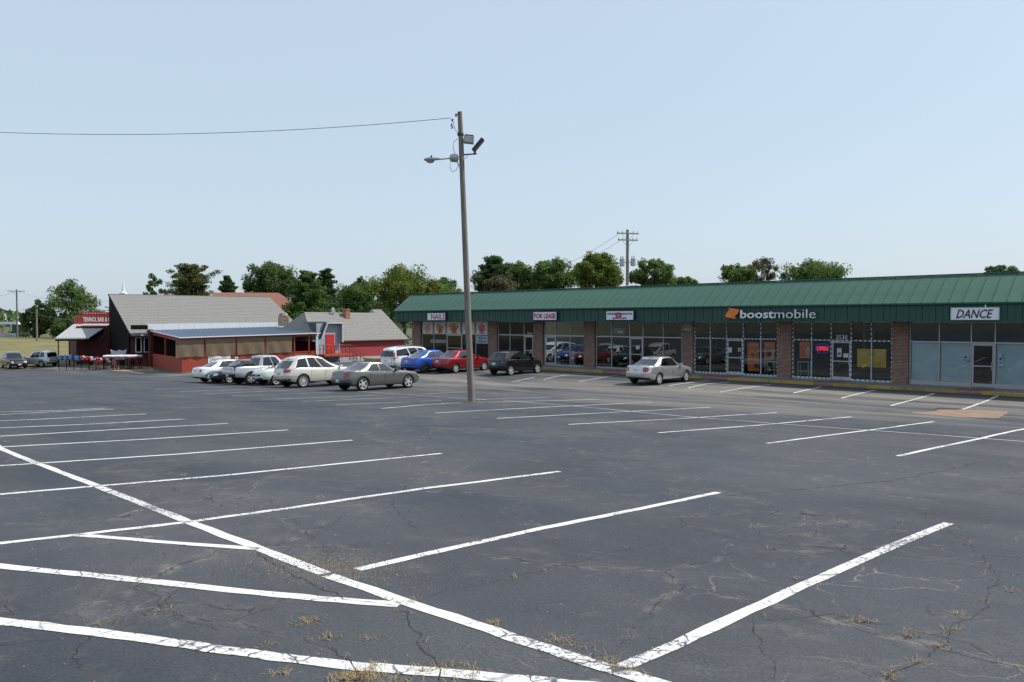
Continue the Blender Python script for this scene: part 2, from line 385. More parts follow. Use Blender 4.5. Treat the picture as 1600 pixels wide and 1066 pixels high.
# stalls along the shops
for pix in [[(1392, 634), (1430, 624), (1460, 615)], [(1505, 640), (1540, 627), (1560, 618.5)], [(1315, 622.5), (1345, 614.5), (1367, 609.5)], [(1240, 614.5), (1282, 604.5)], [(1125, 613), (1165, 606), (1203, 601)],
            [(1075, 606.5), (1105, 600), (1140, 597)], [(1045, 603), (1085, 597), (1108, 594)], [(905, 596.5), (942, 590), (965, 586.5)], [(850, 593), (885, 586), (925, 582)], [(800, 597), (835, 590)], [(1068, 608.5), (1098, 608.2)]]:
    stripe(pix, .1, M_white if pix[0][0] > 1000 else M_worn)

def patch(name, pix, material, dz=.004, jag=.05):
    pts = [tost(gp(*p)) for p in pix]; out = []
    for a, c in zip(pts, pts[1:] + pts[:1]):
        for i in range(6):
            t = i / 6; out.append((a[0] + (c[0] - a[0]) * t + random.uniform(-jag, jag), a[1] + (c[1] - a[1]) * t + random.uniform(-jag, jag)))
    cx = sum(p[0] for p in out) / len(out); cy = sum(p[1] for p in out) / len(out)
    rings = []
    for k in (.02, .35, .7, 1):
        rings.append([(cx + (x - cx) * k, cy + (y - cy) * k, lotz(cx + (x - cx) * k, cy + (y - cy) * k) + dz) for x, y in out])
    b = MB(); b.loft(rings, True); return b.build(name, material, lot, fix=False)
M_tan = mat('tan_repair', (.29, .185, .12), .95, col2=(.17, .125, .095), scale=2.2, bump=.2)
patch('repair_patch', [(1424, 645.5), (1468, 640.5), (1582, 642.5), (1556, 653.5), (1500, 652)], M_tan, .004, .14)
dr = patch('drain_grate', [(1458, 639), (1465, 637.2), (1500, 638.2), (1497, 640.2)], mat('cast_iron', (.05, .045, .04), .6, .4), .008, .01)

# long cracks that can be followed
M_crack = mat('crack_dark', (.018, .018, .019), .95)
def crackline(pix, wd=.018):
    pts = [tost(gp(*p)) for p in pix]; rows = []; dense = []
    for a, c in zip(pts[:-1], pts[1:]):
        k = max(2, int(math.dist(a, c) / .07)); dense += [(a[0] + (c[0] - a[0]) * i / k, a[1] + (c[1] - a[1]) * i / k) for i in range(k)]
    dense.append(pts[-1]); ox = oy = 0
    for i, p in enumerate(dense):
        ox = ox * .93 + random.uniform(-.03, .03); oy = oy * .93 + random.uniform(-.03, .03)
        a = dense[max(i - 1, 0)]; c = dense[min(i + 1, len(dense) - 1)]; dx, dy = c[0] - a[0], c[1] - a[1]; l = math.hypot(dx, dy) or 1
        h = wd * random.uniform(.15, 1) / 2; x, y = p[0] + ox, p[1] + oy; nx, ny = -dy / l, dx / l
        rows.append([(x + nx * h, y + ny * h, lotz(x, y) + .0065), (x - nx * h, y - ny * h, lotz(x, y) + .0065)])
    b = MB(); b.grid(rows, False); return b.build('crack', M_crack, lot, fix=False)
CR = [([(395, 858), (470, 905), (545, 935), (640, 960), (690, 1040), (700, 1066)], .02), ([(545, 800), (480, 845), (430, 870)], .012), ([(480, 995), (540, 1030), (575, 1066)], .022),
      ([(1600, 900), (1480, 880), (1340, 858), (1180, 850), (1060, 820), (930, 800)], .014), ([(1130, 775), (1250, 765), (1380, 752), (1480, 735), (1530, 722)], .035),
      ([(1600, 1050), (1500, 1005), (1400, 985), (1300, 960), (1180, 965)], .016), ([(1380, 1066), (1450, 1010), (1520, 960), (1555, 900), (1510, 850), (1440, 800)], .014),
      ([(650, 940), (800, 905), (960, 860), (1080, 845)], .010), ([(0, 1010), (90, 1000), (200, 985), (260, 950), (310, 920)], .012), ([(210, 905), (260, 960), (340, 990)], .012),
      ([(1600, 795), (1480, 782), (1380, 770), (1330, 760)], .016), ([(420, 780), (470, 820), (520, 850), (530, 880)], .010), ([(700, 712), (640, 745), (600, 790), (640, 830)], .012),
      ([(1180, 965), (1210, 1020), (1240, 1066)], .012), ([(810, 990), (860, 1030), (960, 1050)], .012), ([(520, 668), (600, 700), (660, 720)], .02)]
for p_, w_ in CR: crackline(p_, w_ * .42)

# dry weeds in the cracks, loose stones
def weeds(spots, name, c1, c2, h=.09):
    v = []; f = []
    for px, py, n, r in spots:
        c = gp(px, py)
        for i in range(n):
            a = random.uniform(0, 6.28); q = r * random.random(); x, y = c[0] + q * math.cos(a), c[1] + q * math.sin(a) * .8
            z = float(ground(x, y)); hh = h * random.uniform(.15, 1.0); ln = random.uniform(.4, 2.2) * h * .8; a2 = random.uniform(0, 6.28); wd = random.uniform(.0012, .0030)
            dx, dy = math.cos(a2), math.sin(a2); k = len(v)
            v += [(x - dy * wd, y + dx * wd, z), (x + dy * wd, y - dx * wd, z), (x + dx * ln * .5 + dy * wd * .7, y + dy * ln * .5 - dx * wd * .7, z + hh * .7), (x + dx * ln * .5 - dy * wd * .7, y + dy * ln * .5 + dx * wd * .7, z + hh * .7), (x + dx * ln, y + dy * ln, z + hh * random.uniform(.6, 1))]
            f += [(k, k + 1, k + 2, k + 3), (k + 3, k + 2, k + 4)]
    b = MB(); b.add(v, f); o = b.build(name, mat(name, c1, .9, col2=c2, scale=9), fix=False); return stuff(o)
sp = [(568, 1055, 240, .16), (590, 1040, 60, .1), (545, 1062, 160, .15), (440, 1052, 40, .1), (480, 972, 70, .14), (516, 996, 45, .1), (772, 975, 50, .07), (640, 942, 40, .12), (600, 936, 30, .1), (700, 1047, 90, .22), (660, 1050, 60, .15),
      (740, 1055, 80, .25), (165, 976, 25, .1), (225, 905, 25, .12), (250, 955, 30, .15), (620, 1066, 90, .2), (900, 1010, 70, .25), (950, 1035, 90, .25), (860, 1000, 40, .2), (985, 1048, 60, .15), (415, 1010, 25, .1), (405, 858, 20, .1),
      (1355, 972, 40, .12), (1420, 995, 40, .12), (1440, 1035, 30, .1), (1490, 985, 30, .1), (1395, 1058, 40, .12), (1580, 925, 20, .1), (1210, 858, 20, .1), (1500, 960, 30, .1), (1470, 1010, 30, .1), (545, 905, 25, .1), (575, 1000, 25, .12), (1245, 905, 20, .08)]
for c_, wd_ in CR[:1] + CR[2:3] + CR[5:8]:
    for a_, d_ in zip(c_[:-1], c_[1:]):
        for t_ in np.linspace(0, 1, 7): sp.append((a_[0] + (d_[0] - a_[0]) * t_ + random.uniform(-4, 4), a_[1] + (d_[1] - a_[1]) * t_ + random.uniform(-3, 3), random.choice((0, 0, 0, 4, 8)), .06))
sp = [(x, y, int(n * .8), r * .75) for x, y, n, r in sp]
weeds(sp, 'dry_weeds', (.25, .165, .07), (.33, .26, .14), .036)
weeds([(736, 628, 420, .55), (760, 630, 200, .5), (790, 634, 120, .5), (700, 630.5, 120, .5), (665, 632.5, 90, .5), (640, 634, 50, .4)], 'pole_weeds', (.20, .19, .06), (.30, .26, .12), .09)

def stones(spots, name, c1, c2):
    v = []; f = []
    for px, py, n, r, sz in spots:
        c = gp(px, py)
        for i in range(n):
            a = random.uniform(0, 6.28); q = r * abs(random.gauss(0, .5)); x, y = c[0] + 1.5 * q * math.cos(a), c[1] + q * math.sin(a); z = float(ground(x, y)); s = sz * random.uniform(.4, 1.3); k = len(v)
            ps = [(x + s * math.cos(t + i) * random.uniform(.7, 1.2), y + s * math.sin(t + i) * random.uniform(.7, 1.2), z) for t in (0, 1.57, 3.14, 4.71)] + [(x + random.uniform(-.3, .3) * s, y, z + s * random.uniform(.6, 1.1))]
            v += ps; f += [(k, k + 1, k + 4), (k + 1, k + 2, k + 4), (k + 2, k + 3, k + 4), (k + 3, k, k + 4)]
    b = MB(); b.add(v, f); return stuff(b.build(name, mat(name, c1, .95, col2=c2, scale=30), fix=False))
stones([(510, 885, 1500, .55, .010), (540, 893, 500, .35, .009), (480, 878, 400, .4, .009), (600, 905, 250, .5, .008), (420, 862, 120, .4, .007)], 'loose_gravel', (.10, .09, .082), (.19, .165, .14))
stones([(random.uniform(0, 1600), random.uniform(760, 1066), 3, .5, .008) for _ in range(90)], 'scattered_grit', (.06, .06, .06), (.26, .25, .23))

# ================================================================ STRIP MALL
VF = 44.1; U0 = 54.0
mall_org = U * U0 + V * VF
mall = thing('strip_mall', 'long single storey brick strip mall with green metal mansard roof', 'building', (*mall_org, 0), ROT)
def S_at(px, t=0.0):
    P = mall_org + V * t
    return online(P, -U, px)
def D_at(px, t=0.0):
    P = mall_org + V * t - U * S_at(px, t); return P[1]
def SZ(px, py, t): return S_at(px, t), zat(py, D_at(px, t), px)
SEND = 68.0
M_brick = brickmat('mall_brick', (.33, .13, .085), (.13, .06, .05), (.52, .46, .40))
M_green = mat('green_metal_roof', (.055, .140, .098), .5, .15, var=.10, scale=.7)
M_green2 = mat('green_metal_fascia', (.018, .070, .050), .55, .1, var=.06, scale=.9)
M_alum = mat('aluminium_frame', (.42, .42, .43), .45, .6, var=.05)
M_inwall = mat('shop_wall', (.20, .165, .13), .9); M_infloor = mat('shop_floor', (.07, .065, .06), .7); M_ceil = mat('shop_ceiling', (.22, .22, .21), .9)
M_shop = glass('shop_glass', (.86, .90, .90), 1.15, .0); M_dark = mat('near_black', (.012, .013, .015), .5)
M_walk = mat('sidewalk_concrete', (.23, .22, .21), .9, scale=2.5, bump=.1)
M_ramp = mat('red_ramp_paint', (.26, .085, .06), .85, scale=3)
# walk and kerb
b = MB(); b.box(-4, SEND, -2.2, 8.2, -.3, .13); walk = struct(b.build('sidewalk', M_walk)); walk.location = (*mall_org, 0); walk.rotation_euler = (0, 0, ROT)
T_K = 41.85 - VF
ends = [(-4, S_at(942, T_K)), (S_at(972, T_K), S_at(1097, T_K)), (S_at(1137, T_K), S_at(1272, T_K)), (S_at(1302, T_K), S_at(1498, T_K)), (S_at(1534, T_K), SEND)]
for a, c in ends:
    b = MB(); n = max(2, int((c - a) / 3)); g = (c - a) / n
    for i in range(n):
        b2 = MB(); b2.box(a + i * g + .012, a + (i + 1) * g - .012, T_K - .02 + random.uniform(-.015, .015), -2.203, -.3, .142 + random.uniform(-.01, .008), .03)
        b2.build('kerb_stone', M_yel, walk)
for (a, c) in zip(ends[:-1], ends[1:]):
    b = MB(); x0, x1 = a[1], c[0]
    b.add([(x0, T_K - .1, -.03), (x1, T_K - .1, -.03), (x1, -2.195, .02), (x0, -2.195, .02), (x1 + .15, -.95, .118), (x0 - .15, -.95, .118)], [(0, 1, 2, 3)])
    b.box(x0, x1, T_K - .02, -2.203, -.3, .03); b.build('kerb_ramp', M_ramp, walk)
    b = MB(); b.box(x0 - .3, x1 + .3, -2.195, -.9, .05, .1345); b.build('painted_ramp', M_ramp, walk)

ZT = 2.34; ZS = 3.38; Z0 = .13
# piers (pixel columns along the facade)
PIERS = [(644.6, 657.7), (763.6, 776.8), (833.6, 848.5), (912.8, 929.4), (1065.9, 1083.6), (1215.4, 1237.0), (1394.0, 1420.0)]
pier_s = [(S_at(a), S_at(c)) for a, c in PIERS]
for a, c in pier_s:
    b = MB(); b.box(a, c, -.06, .45, Z0, 3.5); b.build('brick_pier', M_brick, mall)
b = MB(); b.box(pier_s[0][0] - .0, pier_s[0][0] + .3, .452, 16, Z0 - .2, 4.9); b.build('end_wall', M_brick, mall)
b = MB(); b.box(SEND - .3, SEND, .0, 16, -.2, 4.9); b.build('end_wall', M_brick, mall)
b = MB(); b.box(pier_s[0][0], SEND, 15.7, 16, -.2, 4.9); b.build('rear_wall', M_brick, mall)
b = MB(); b.box(pier_s[0][0], SEND, -.1, 16, 4.92, 5.15); b.build('flat_roof', mat('roof_membrane', (.4, .4, .38), .9), mall)
b = MB(); b.box(-.05, SEND, -1.78, .4, ZS + .005, ZS + .06); b.build('soffit', mat('soffit', (.12, .14, .13), .8), mall)
b = MB(); b.box(pier_s[0][0], SEND, .05, .35, ZS + .07, 4.9); b.build('header_wall', M_brick, mall)
# interior
b = MB(); b.box(pier_s[0][1], SEND - .31, .5, 8.0, Z0 - .02, Z0 + .006); b.build('shop_floor', M_infloor, mall)
b = MB(); b.box(pier_s[0][1], SEND - .31, 8.0, 8.1, Z0, ZS); b.build('shop_back_wall', M_inwall, mall)
b = MB(); b.box(pier_s[0][1], SEND - .31, .46, 8.0, ZS + .08, ZS + .12); b.build('shop_ceiling', M_ceil, mall)
for a, c in pier_s[1:]:
    b = MB(); b.box((a + c) / 2 - .06, (a + c) / 2 + .06, .46, 7.98, Z0 + .01, ZS + .07); b.build('partition_wall', M_inwall, mall)
# mansard panels, fascia panels (one mesh, copied)
PW = .605; TE, ZE, TR, ZR = -2.02, 4.30, -.12, 5.68
def panel_mesh():
    b = MB(); k = (ZR - ZE) / (TR - TE); sl = math.hypot(TR - TE, ZR - ZE); nx, nz = -(ZR - ZE) / sl, (TR - TE) / sl
    prof = [(.004, 0), (PW - .03, 0), (PW - .026, .03), (PW - .012, .03), (PW - .006, 0)]
    r0 = [(x, TE + nx * h, ZE + nz * h) for x, h in prof]; r1 = [(x, TR + nx * h, ZR + nz * h) for x, h in prof]
    b.grid([r0, r1], False); d = .03
    r2 = [(x, TE - nx * -d * 0 + nx * h, ZE - d + nz * h) for x, h in prof]; b.grid([r2, r0], False)
    return b.mesh('roof_panel')
def fascia_mesh():
    b = MB(); prof = [(.003, 0), (.27, 0), (.285, -.018), (.315, -.018), (.33, 0), (PW - .045, 0), (PW - .04, -.03), (PW - .012, -.03), (PW - .006, 0)]
    b.grid([[(x, -1.9 + h, ZS) for x, h in prof], [(x, -1.9 + h, 4.2) for x, h in prof]], False); return b.mesh('fascia_panel')
pm, fm = panel_mesh(), fascia_mesh(); pm.materials.append(M_green); fm.materials.append(M_green2)
npan = int((SEND + .1) / PW)
for i in range(npan):
    o = link('roof_panel', pm, None, mall); o.location = (-.1 + i * PW, 0, random.uniform(-.003, .003))
    o = link('fascia_panel', fm, None, mall); o.location = (-.1 + i * PW, random.uniform(-.003, .003), 0)
XE = -.1 + npan * PW
b = MB(); b.box(-.13, XE, -1.88, -1.8, ZS - .01, 4.2); b.build('fascia_backing', M_green2, mall)
b = MB(); b.box(-.13, XE, -2.06, -1.87, 4.205, 4.29, .015); b.build('gutter', mat('green_gutter', (.022, .08, .062), .45, .2), mall)
b = MB(); b.box(-.13, XE, -.17, .03, 5.69, 5.76, .015); b.build('ridge_cap', M_green2, mall)
b = MB(); b.prism([(-.1, TE + .02, ZE - .02), (-.1, TR, ZR - .02), (-.1, TR, ZE - .02)], (.06, 0, 0)); b.build('mansard_end', M_green2, mall)
b = MB(); b.prism([(XE - .06, TE + .02, ZE - .02), (XE - .06, TR, ZR - .02), (XE - .06, TR, ZE - .02)], (.06, 0, 0)); b.build('mansard_end', M_green2, mall)
b = MB(); b.box(-.1, XE, TR + .005, TR + .06, 4.9, ZR); b.build('mansard_back', M_green2, mall)

M_navy0 = mat('strip_backing', (.03, .04, .08), .6)
def storefront(px, door=None, lights=False, shade=False, mat_f=None, bulk=.0):
    s = [S_at(p) for p in px]; mf = mat_f or M_alum; F = .05
    for i, x in enumerate(s):
        b = MB(); b.box(x - F / 2, x + F / 2, .06, .17, Z0, ZS); b.build('mullion', mf, mall)
    for i in range(len(s) - 1):
        a, c = s[i] + F / 2 + .002, s[i + 1] - F / 2 - .002
        b = MB(); b.box(a, c, .065, .165, ZT - .035, ZT + .035); b.build('transom_bar', mf, mall)
        b = MB(); b.box(a, c, .07, .16, ZS - .06, ZS); b.build('head_rail', mf, mall)
        b = MB(); b.box(a, c, .11, .118, ZT + .037, ZS - .062); b.build('transom_pane', M_shop, mall)
        if i == door:
            b = MB(); q = .085
            for z0, z1 in ((Z0 + .02, Z0 + .2), (ZT - .14, ZT - .045)): b.box(a + q, c - q, .085, .135, z0, z1)
            b.box(a + .01, a + q, .085, .135, Z0 + .02, ZT - .045); b.box(c - q, c - .01, .085, .135, Z0 + .02, ZT - .045)
            b.box(a + q, c - q, .09, .13, 1.16, 1.215)
            d = b.build('door', mf, mall)
            g = MB(); g.box(a + q, c - q, .107, .113, Z0 + .2, 1.16); g.box(a + q, c - q, .107, .113, 1.215, ZT - .14); g.build('door_pane', M_shop, d)
            g = MB(); g.tube([(c - q - .02, .03, 1.0), (c - q - .02, .03, 1.4)], .016); g.tube([(c - q - .02, .03, 1.05), (c - q - .02, .086, 1.05)], .012, 6); g.tube([(c - q - .02, .03, 1.35), (c - q - .02, .086, 1.35)], .012, 6)
            g.build('door_handle', mf, d)
        else:
            zb = Z0 + .12 + bulk
            b = MB(); b.box(a, c, .06, .17, Z0, zb); b.build('sill', mf, mall)
            b = MB(); b.box(a, c, .11, .118, zb + .002, ZT - .037); b.build('window_pane', M_shop, mall)
            if shade:
                b = MB(); b.box(a + .01, c - .01, .2, .215, zb, ZT - .02); b.build('window_shade', shade, mall)
    if lights:
        M = mat('light_strip_white', (.92, .93, .96), .35)
        def dash(p, q, zz, nm='light_strip'):
            b = MB(); bk = MB(); L = math.dist(p, q); n = int(L / .235)
            for k in range(n):
                t0, t1 = (k + .15) / n, (k + .70) / n
                if abs(p[0] - q[0]) > abs(p[1] - q[1]): b.box(p[0] + (q[0] - p[0]) * t0, p[0] + (q[0] - p[0]) * t1, .035, .055, p[1] - .022, p[1] + .022)
                else: b.box(p[0] - .022, p[0] + .022, .035, .055, p[1] + (q[1] - p[1]) * t0, p[1] + (q[1] - p[1]) * t1)
            b.build(nm, M, mall)
            if abs(p[0] - q[0]) > abs(p[1] - q[1]): bk.box(p[0], q[0], .046, .0615, p[1] - .026, p[1] + .026)
            else: bk.box(p[0] - .026, p[0] + .026, .0465, .059, p[1], q[1])
            bk.build('light_strip_backing', M_navy0, mall)
        for i, x in enumerate(s):
            low = Z0 if (i in (0, len(s) - 1) or (door is not None and i in (door, door + 1))) else ZT
            dash((x, low), (x, ZS), 0)
        dash((s[0], ZT), (s[-1], ZT), 0)
        if door is not None:
            dash((s[0], Z0 + .08), (s[door], Z0 + .08), 0); dash((s[door + 1], Z0 + .08), (s[-1], Z0 + .08), 0)
    return s
M_fr2 = mat('grey_frame', (.30, .31, .33), .5, .3); M_sh = mat('pale_blue_shade', (.68, .80, .86), .8, var=.06, scale=1.2); M_shw = mat('frame_bluewhite', (.50, .54, .60), .5, .2)
fA = storefront([659, 677, 697, 720.8, 742.6, 762.5], 2); fB = storefront([778, 796, 818, 832.4], 2); fC = storefront([850, 867.3, 890, 911.5], 0)
fD = storefront([931, 954.8, 982.8, 1003.8, 1035.3, 1064.5], 2); fE = storefront([1085, 1109, 1134.4, 1160.6, 1188, 1214.2], 2, True, mat_f=M_shw)
fF = storefront([1238.5, 1267.4, 1298, 1329.5, 1361, 1393], 2, True, mat_f=M_shw); fG = storefront([1421.5, 1467, 1517, 1554.5, 1616, 1670], 2, False, M_sh, bulk=.1)
# opaque dark panels in the transoms of the last shop
for a, c in zip(fG[:-1], fG[1:]):
    b = MB(); b.box(a + .03, c - .03, .2, .215, ZT + .02, ZS - .03); b.build('transom_panel', M_dark, mall)
b = MB(); b.box(fG[-1] + .03, SEND - .31, -.06, .4, Z0, ZS); b.build('brick_wall', M_brick, mall)
# a broom-thin downlight row and door number
for px in (1000, 1175, 1340):
    b = MB(); x = S_at(px, -1.0); b.box(x - .2, x + .2, -1.1, -.8, ZS - .09, ZS + .004, .02); b.build('soffit_light', M_ceil, mall)
M_wht = mat('sign_white', (.72, .74, .78), .5, var=.03); M_red = mat('sign_red', (.42, .02, .045), .5, var=.03); M_navy = mat('sign_navy', (.02, .025, .07), .5, var=.03)
M_blk = mat('sign_black', (.012, .012, .016), .4, var=.02); M_org = mat('sign_orange', (.75, .21, .03), .5, var=.05); M_silv = mat('sign_silver', (.74, .76, .78), .4, var=.03)
def num(s_, px, py0, py1, w_):
    x, z0 = SZ(px, py1, .0); _, z1 = SZ(px, py0, .0); text('shop_number', s_, M_wht, mall, x - w_ / 2, x + w_ / 2, z0, z1, .10, .01)
num('3530', 1314, 523.5, 530.5, .62); num('3540', 826, 519, 522.5, .5)

def sgn(label, px0, px1, py0, py1, t, texts, cat='sign', name='shop_sign', thick=.1, board=M_wht, group=None, border=None):
    x0, x1 = S_at(px0, t), S_at(px1, t); xm = (px0 + px1) / 2; _, z1 = SZ(xm, py0, t); _, z0 = SZ(xm, py1, t)
    p = mall_org - U * x0 + V * t; r = thing(name, label, cat, (*p, z0), ROT, group); W = x1 - x0; H = z1 - z0
    b = MB(); b.box(0, W, 0, thick, 0, H, min(.012, thick * .3)); b.build('board', board, r)
    if border:
        b = MB()
        for q in ((-.02, W + .02, -.02, .015), (-.02, W + .02, H - .015, H + .02)): b.box(q[0], q[1], -.012, thick + .01, q[2], q[3])
        for q in ((-.02, .012), (W - .012, W + .02)): b.box(q[0], q[1], -.012, thick + .01, .016, H - .016)
        b.build('frame', border, r)
    for s_, m_, a, c, d, e, kw in texts: text('lettering', s_, m_, r, W * a, W * c, H * d, H * e, -.004, .012, **kw)
    return r, W, H
TF = -2.09
sgn('white NAILS sign with purple red letters on green fascia', 667.8, 695.8, 489.2, 500.6, TF, [('NAILS', mat('nails_red', (.38, .03, .09), .5), .22, .97, .12, .88, dict(bold=.012))], border=M_navy)
sgn('white FOR LEASE sign with red block letters on green fascia', 833.2, 869.6, 487.3, 500.3, TF, [('FOR LEASE', M_red, .04, .96, .2, .8, dict(bold=.035))], border=M_navy)
r, W, H = sgn('white two line shop sign with red flower on green fascia', 946.8, 989.6, 486.0, 500.2, TF, [('simple treasures', M_navy, .05, .95, .5, .88, dict(bold=.01)), ('and more', M_navy, .25, .75, .1, .42, dict(bold=.01))], border=M_navy)
b = MB()
for k in range(6):
    a = k * math.pi / 3; cx, cz = W * .46 + .16 * math.cos(a), H * .52 + .13 * math.sin(a); b.prism([(cx + .11 * math.cos(t), -.018, cz + .09 * math.sin(t)) for t in np.linspace(0, 5.4, 7)], (0, .01, 0))
b.build('flower_emblem', mat('flower_red', (.42, .05, .10), .5), r)
r, W, H = sgn('white DANCE sign with slanted black letters on green fascia', 1485.5, 1560, 481.0, 499.6, TF, [('DANCE', M_blk, .11, .885, .12, .86, dict(shear=.32, bold=.012))], border=M_shw)
b = MB(); b.tube([(W * .72, .05, H), (W * .72, .05, H + .13)], .03, 8); b.build('photocell', M_wht, r)
# channel letters
x0, z0 = SZ(1157, 497.6, TF); x1, z1 = SZ(1274, 482.5, TF); xi0 = S_at(1134, TF); xi1 = S_at(1154.3, TF); xm = S_at(1209.5, TF)
p = mall_org - U * xi0 + V * TF; r = thing('channel_letter_sign', 'silver boostmobile channel letters with orange arrow emblem on green fascia', 'sign', (*p, 0), ROT)
text('lettering', 'boost', M_silv, r, x0 - xi0, xm - xi0 - .02, z0 + .0, z1 - .03, .03, .09, bold=.012)
text('lettering', 'mobile', M_silv, r, xm - xi0 + .03, x1 - xi0, z0 + .0, z1 - .02, .03, .09, bold=-.012)
w_ = xi1 - xi0; zc0, zc1 = zat(498.2, D_at(1144, TF), 1144), zat(481.2, D_at(1144, TF), 1144); h_ = zc1 - zc0
P_ = lambda q: [(w_ * a, -.06, zc0 + h_ * c) for a, c in q]
b = MB(); b.prism(P_([(.22, 1.0), (.98, .86), (1.0, .62), (.78, .30), (.30, .86)]), (0, .12, 0)); b.prism(P_([(.78, 0), (.02, .14), (0, .38), (.2, .72), (.70, .16)]), (0, .12, 0)); b.prism(P_([(.30, .845), (.20, .72), (.70, .17), (.775, .295)][::-1]), (0, .06, 0)); b.build('arrow_emblem', M_org, r)
b = MB(); b.box(-.1, x1 - xi0 + .1, .13, .17, z0 + (z1 - z0) * .4, z0 + (z1 - z0) * .55); b.build('raceway', M_green2, r)

def poster(label, px0, px1, py0, py1, board, t=.2, texts=(), name='window_poster', shapes=(), cat='poster', group=None):
    r, W, H = sgn(label, px0, px1, py0, py1, t, texts, cat, name, .012, board, group)
    for m_, pts in shapes:
        b = MB(); b.prism([(W * a, -.006, H * c) for a, c in pts], (0, .004, 0)); b.build('print', m_, r)
    return r
O2 = mat('poster_orange', (.92, .20, .03), .6, col2=(.82, .15, .03), scale=2); O3 = mat('poster_light_orange', (.92, .36, .06), .6); PW_ = mat('poster_pale', (.7, .66, .62), .6); PB = mat('poster_blue_grey', (.10, .12, .2), .5)
circ = lambda cx, cy, rx, ry, n=12: [(cx + rx * math.cos(2 * math.pi * k / n), cy + ry * math.sin(2 * math.pi * k / n)) for k in range(n)]
poster('tall orange window poster with round phone print beside glass door', 1168, 1186, 535, 580, O2, .21, [('GET MORE', PW_, .1, .9, .86, .94, {})], shapes=[(O3, circ(.45, .63, .3, .12)), (M_blk, circ(.45, .58, .16, .05)), (PB, circ(.78, .2, .2, .09)), (PW_, circ(.78, .21, .12, .06))])
poster('short orange window poster with dark phone print left of brick pier', 1194, 1210.6, 534.5, 562, O2, .21, [('NEW', PW_, .1, .75, .78, .92, {})], shapes=[(PB, circ(.5, .42, .3, .24)), (PW_, circ(.56, .42, .09, .11)), (O3, [(0, .0), (1, .0), (1, .12), (0, .12)])])
poster('orange window poster with white device print right of brick pier', 1249.5, 1266, 534, 559.5, O2, .21, [('SWITCH', PW_, .1, .7, .78, .9, {})], shapes=[(PW_, circ(.78, .42, .18, .26)), (PB, circ(.8, .42, .07, .1)), (O3, [(0, 0), (1, 0), (1, .1), (0, .1)])])
YB = mat('banner_yellow', (.92, .56, .03), .7, col2=(.84, .46, .03), scale=1.5)
poster('yellow vinyl banner reading 60 and 50 hung in window', 1339.5, 1385, 545.5, 574, YB, .21, [('$60', PW_, .1, .36, .58, .82, dict(bold=.02)), ('$50', PW_, .68, .94, .58, .82, dict(bold=.02)), ('unlimited', PB, .40, .62, .66, .74, {}), ('5 GB', PB, .68, .8, .14, .24, {})], name='window_banner', cat='banner')
pn = mat('door_notice', (.62, .64, .62), .7)
poster('two small paper notices on the glass door of number 3530', 1308, 1315, 544, 557.5, pn, .08, shapes=[(PB, [(.15, .2), (.85, .2), (.85, .5), (.15, .5)])], name='door_notice', cat='notice')
poster('square paper notice low on glass door below two notices', 1318, 1326, 552.5, 559, pn, .08, name='door_notice', cat='notice')
poster('pale paper notice on left door between light strips', 1138, 1143.5, 543, 551, pn, .08, name='door_notice', cat='notice')
poster('tan paper notice on right side of left light strip door', 1153, 1158, 543.5, 549.5, mat('tan_notice', (.5, .36, .25), .8), .08, name='door_notice', cat='notice')
poster('white paper notice on glass door beside grey framed empty shop', 851.5, 854.5, 527.5, 535.5, pn, .08, name='door_notice', cat='notice')
poster('white paper on dark door of shop under two line sign', 993.5, 999.5, 540, 546, pn, .08, name='door_notice', cat='notice')
bl = mat('decal_blue', (.05, .10, .30), .5)
poster('blue printed decal on pale window left of DANCE door', 1505.5, 1514.5, 555.5, 564.5, mat('decal_pale', (.40, .50, .56), .7), .105, [('DANCE', bl, .05, .95, .1, .3, {})], shapes=[(bl, circ(.4, .68, .32, .26, 9))], name='window_decal', cat='decal')
poster('narrow blue printed decal on pale window right of DANCE door', 1560, 1568, 552.5, 574.5, mat('decal_pale', (.40, .50, .56), .7), .105, [('HOURS', bl, .1, .9, .3, .42, {})], shapes=[(bl, circ(.5, .62, .3, .12, 8)), (bl, [(.7, .75), (.9, .75), (.9, .98), (.7, .98)]), (bl, [(.1, .03), (.8, .03), (.8, .1), (.1, .1)])], name='window_decal', cat='decal')
poster('small grey notice board high on brick pier', 1067.5, 1080.5, 502.8, 517.5, mat('board_grey', (.30, .30, .28), .7, scale=14, var=.2), -.075, [('NOTICE', M_wht, .1, .9, .1, .26, {})], name='notice_board', cat='sign')
poster('blue and white framed picture in transom window', 958, 977, 512.5, 522.5, mat('pic_pink', (.36, .22, .26), .6), .2, shapes=[(mat('pic_blue', (.25, .35, .6), .6), [(.15, .45), (.9, .6), (.9, .9), (.15, .85)]), (M_wht, circ(.6, .4, .25, .22))])
cols = [((.70, .22, .42), (.80, .55, .28), 'pink and gold hand'), ((.62, .42, .22), (.70, .16, .16), 'brown and red hand'), ((.80, .32, .10), (.55, .22, .12), 'orange flower hand'), ((.75, .68, .55), (.35, .26, .50), 'cream and violet'), ((.58, .18, .40), (.70, .26, .18), 'dark pink bouquet')]
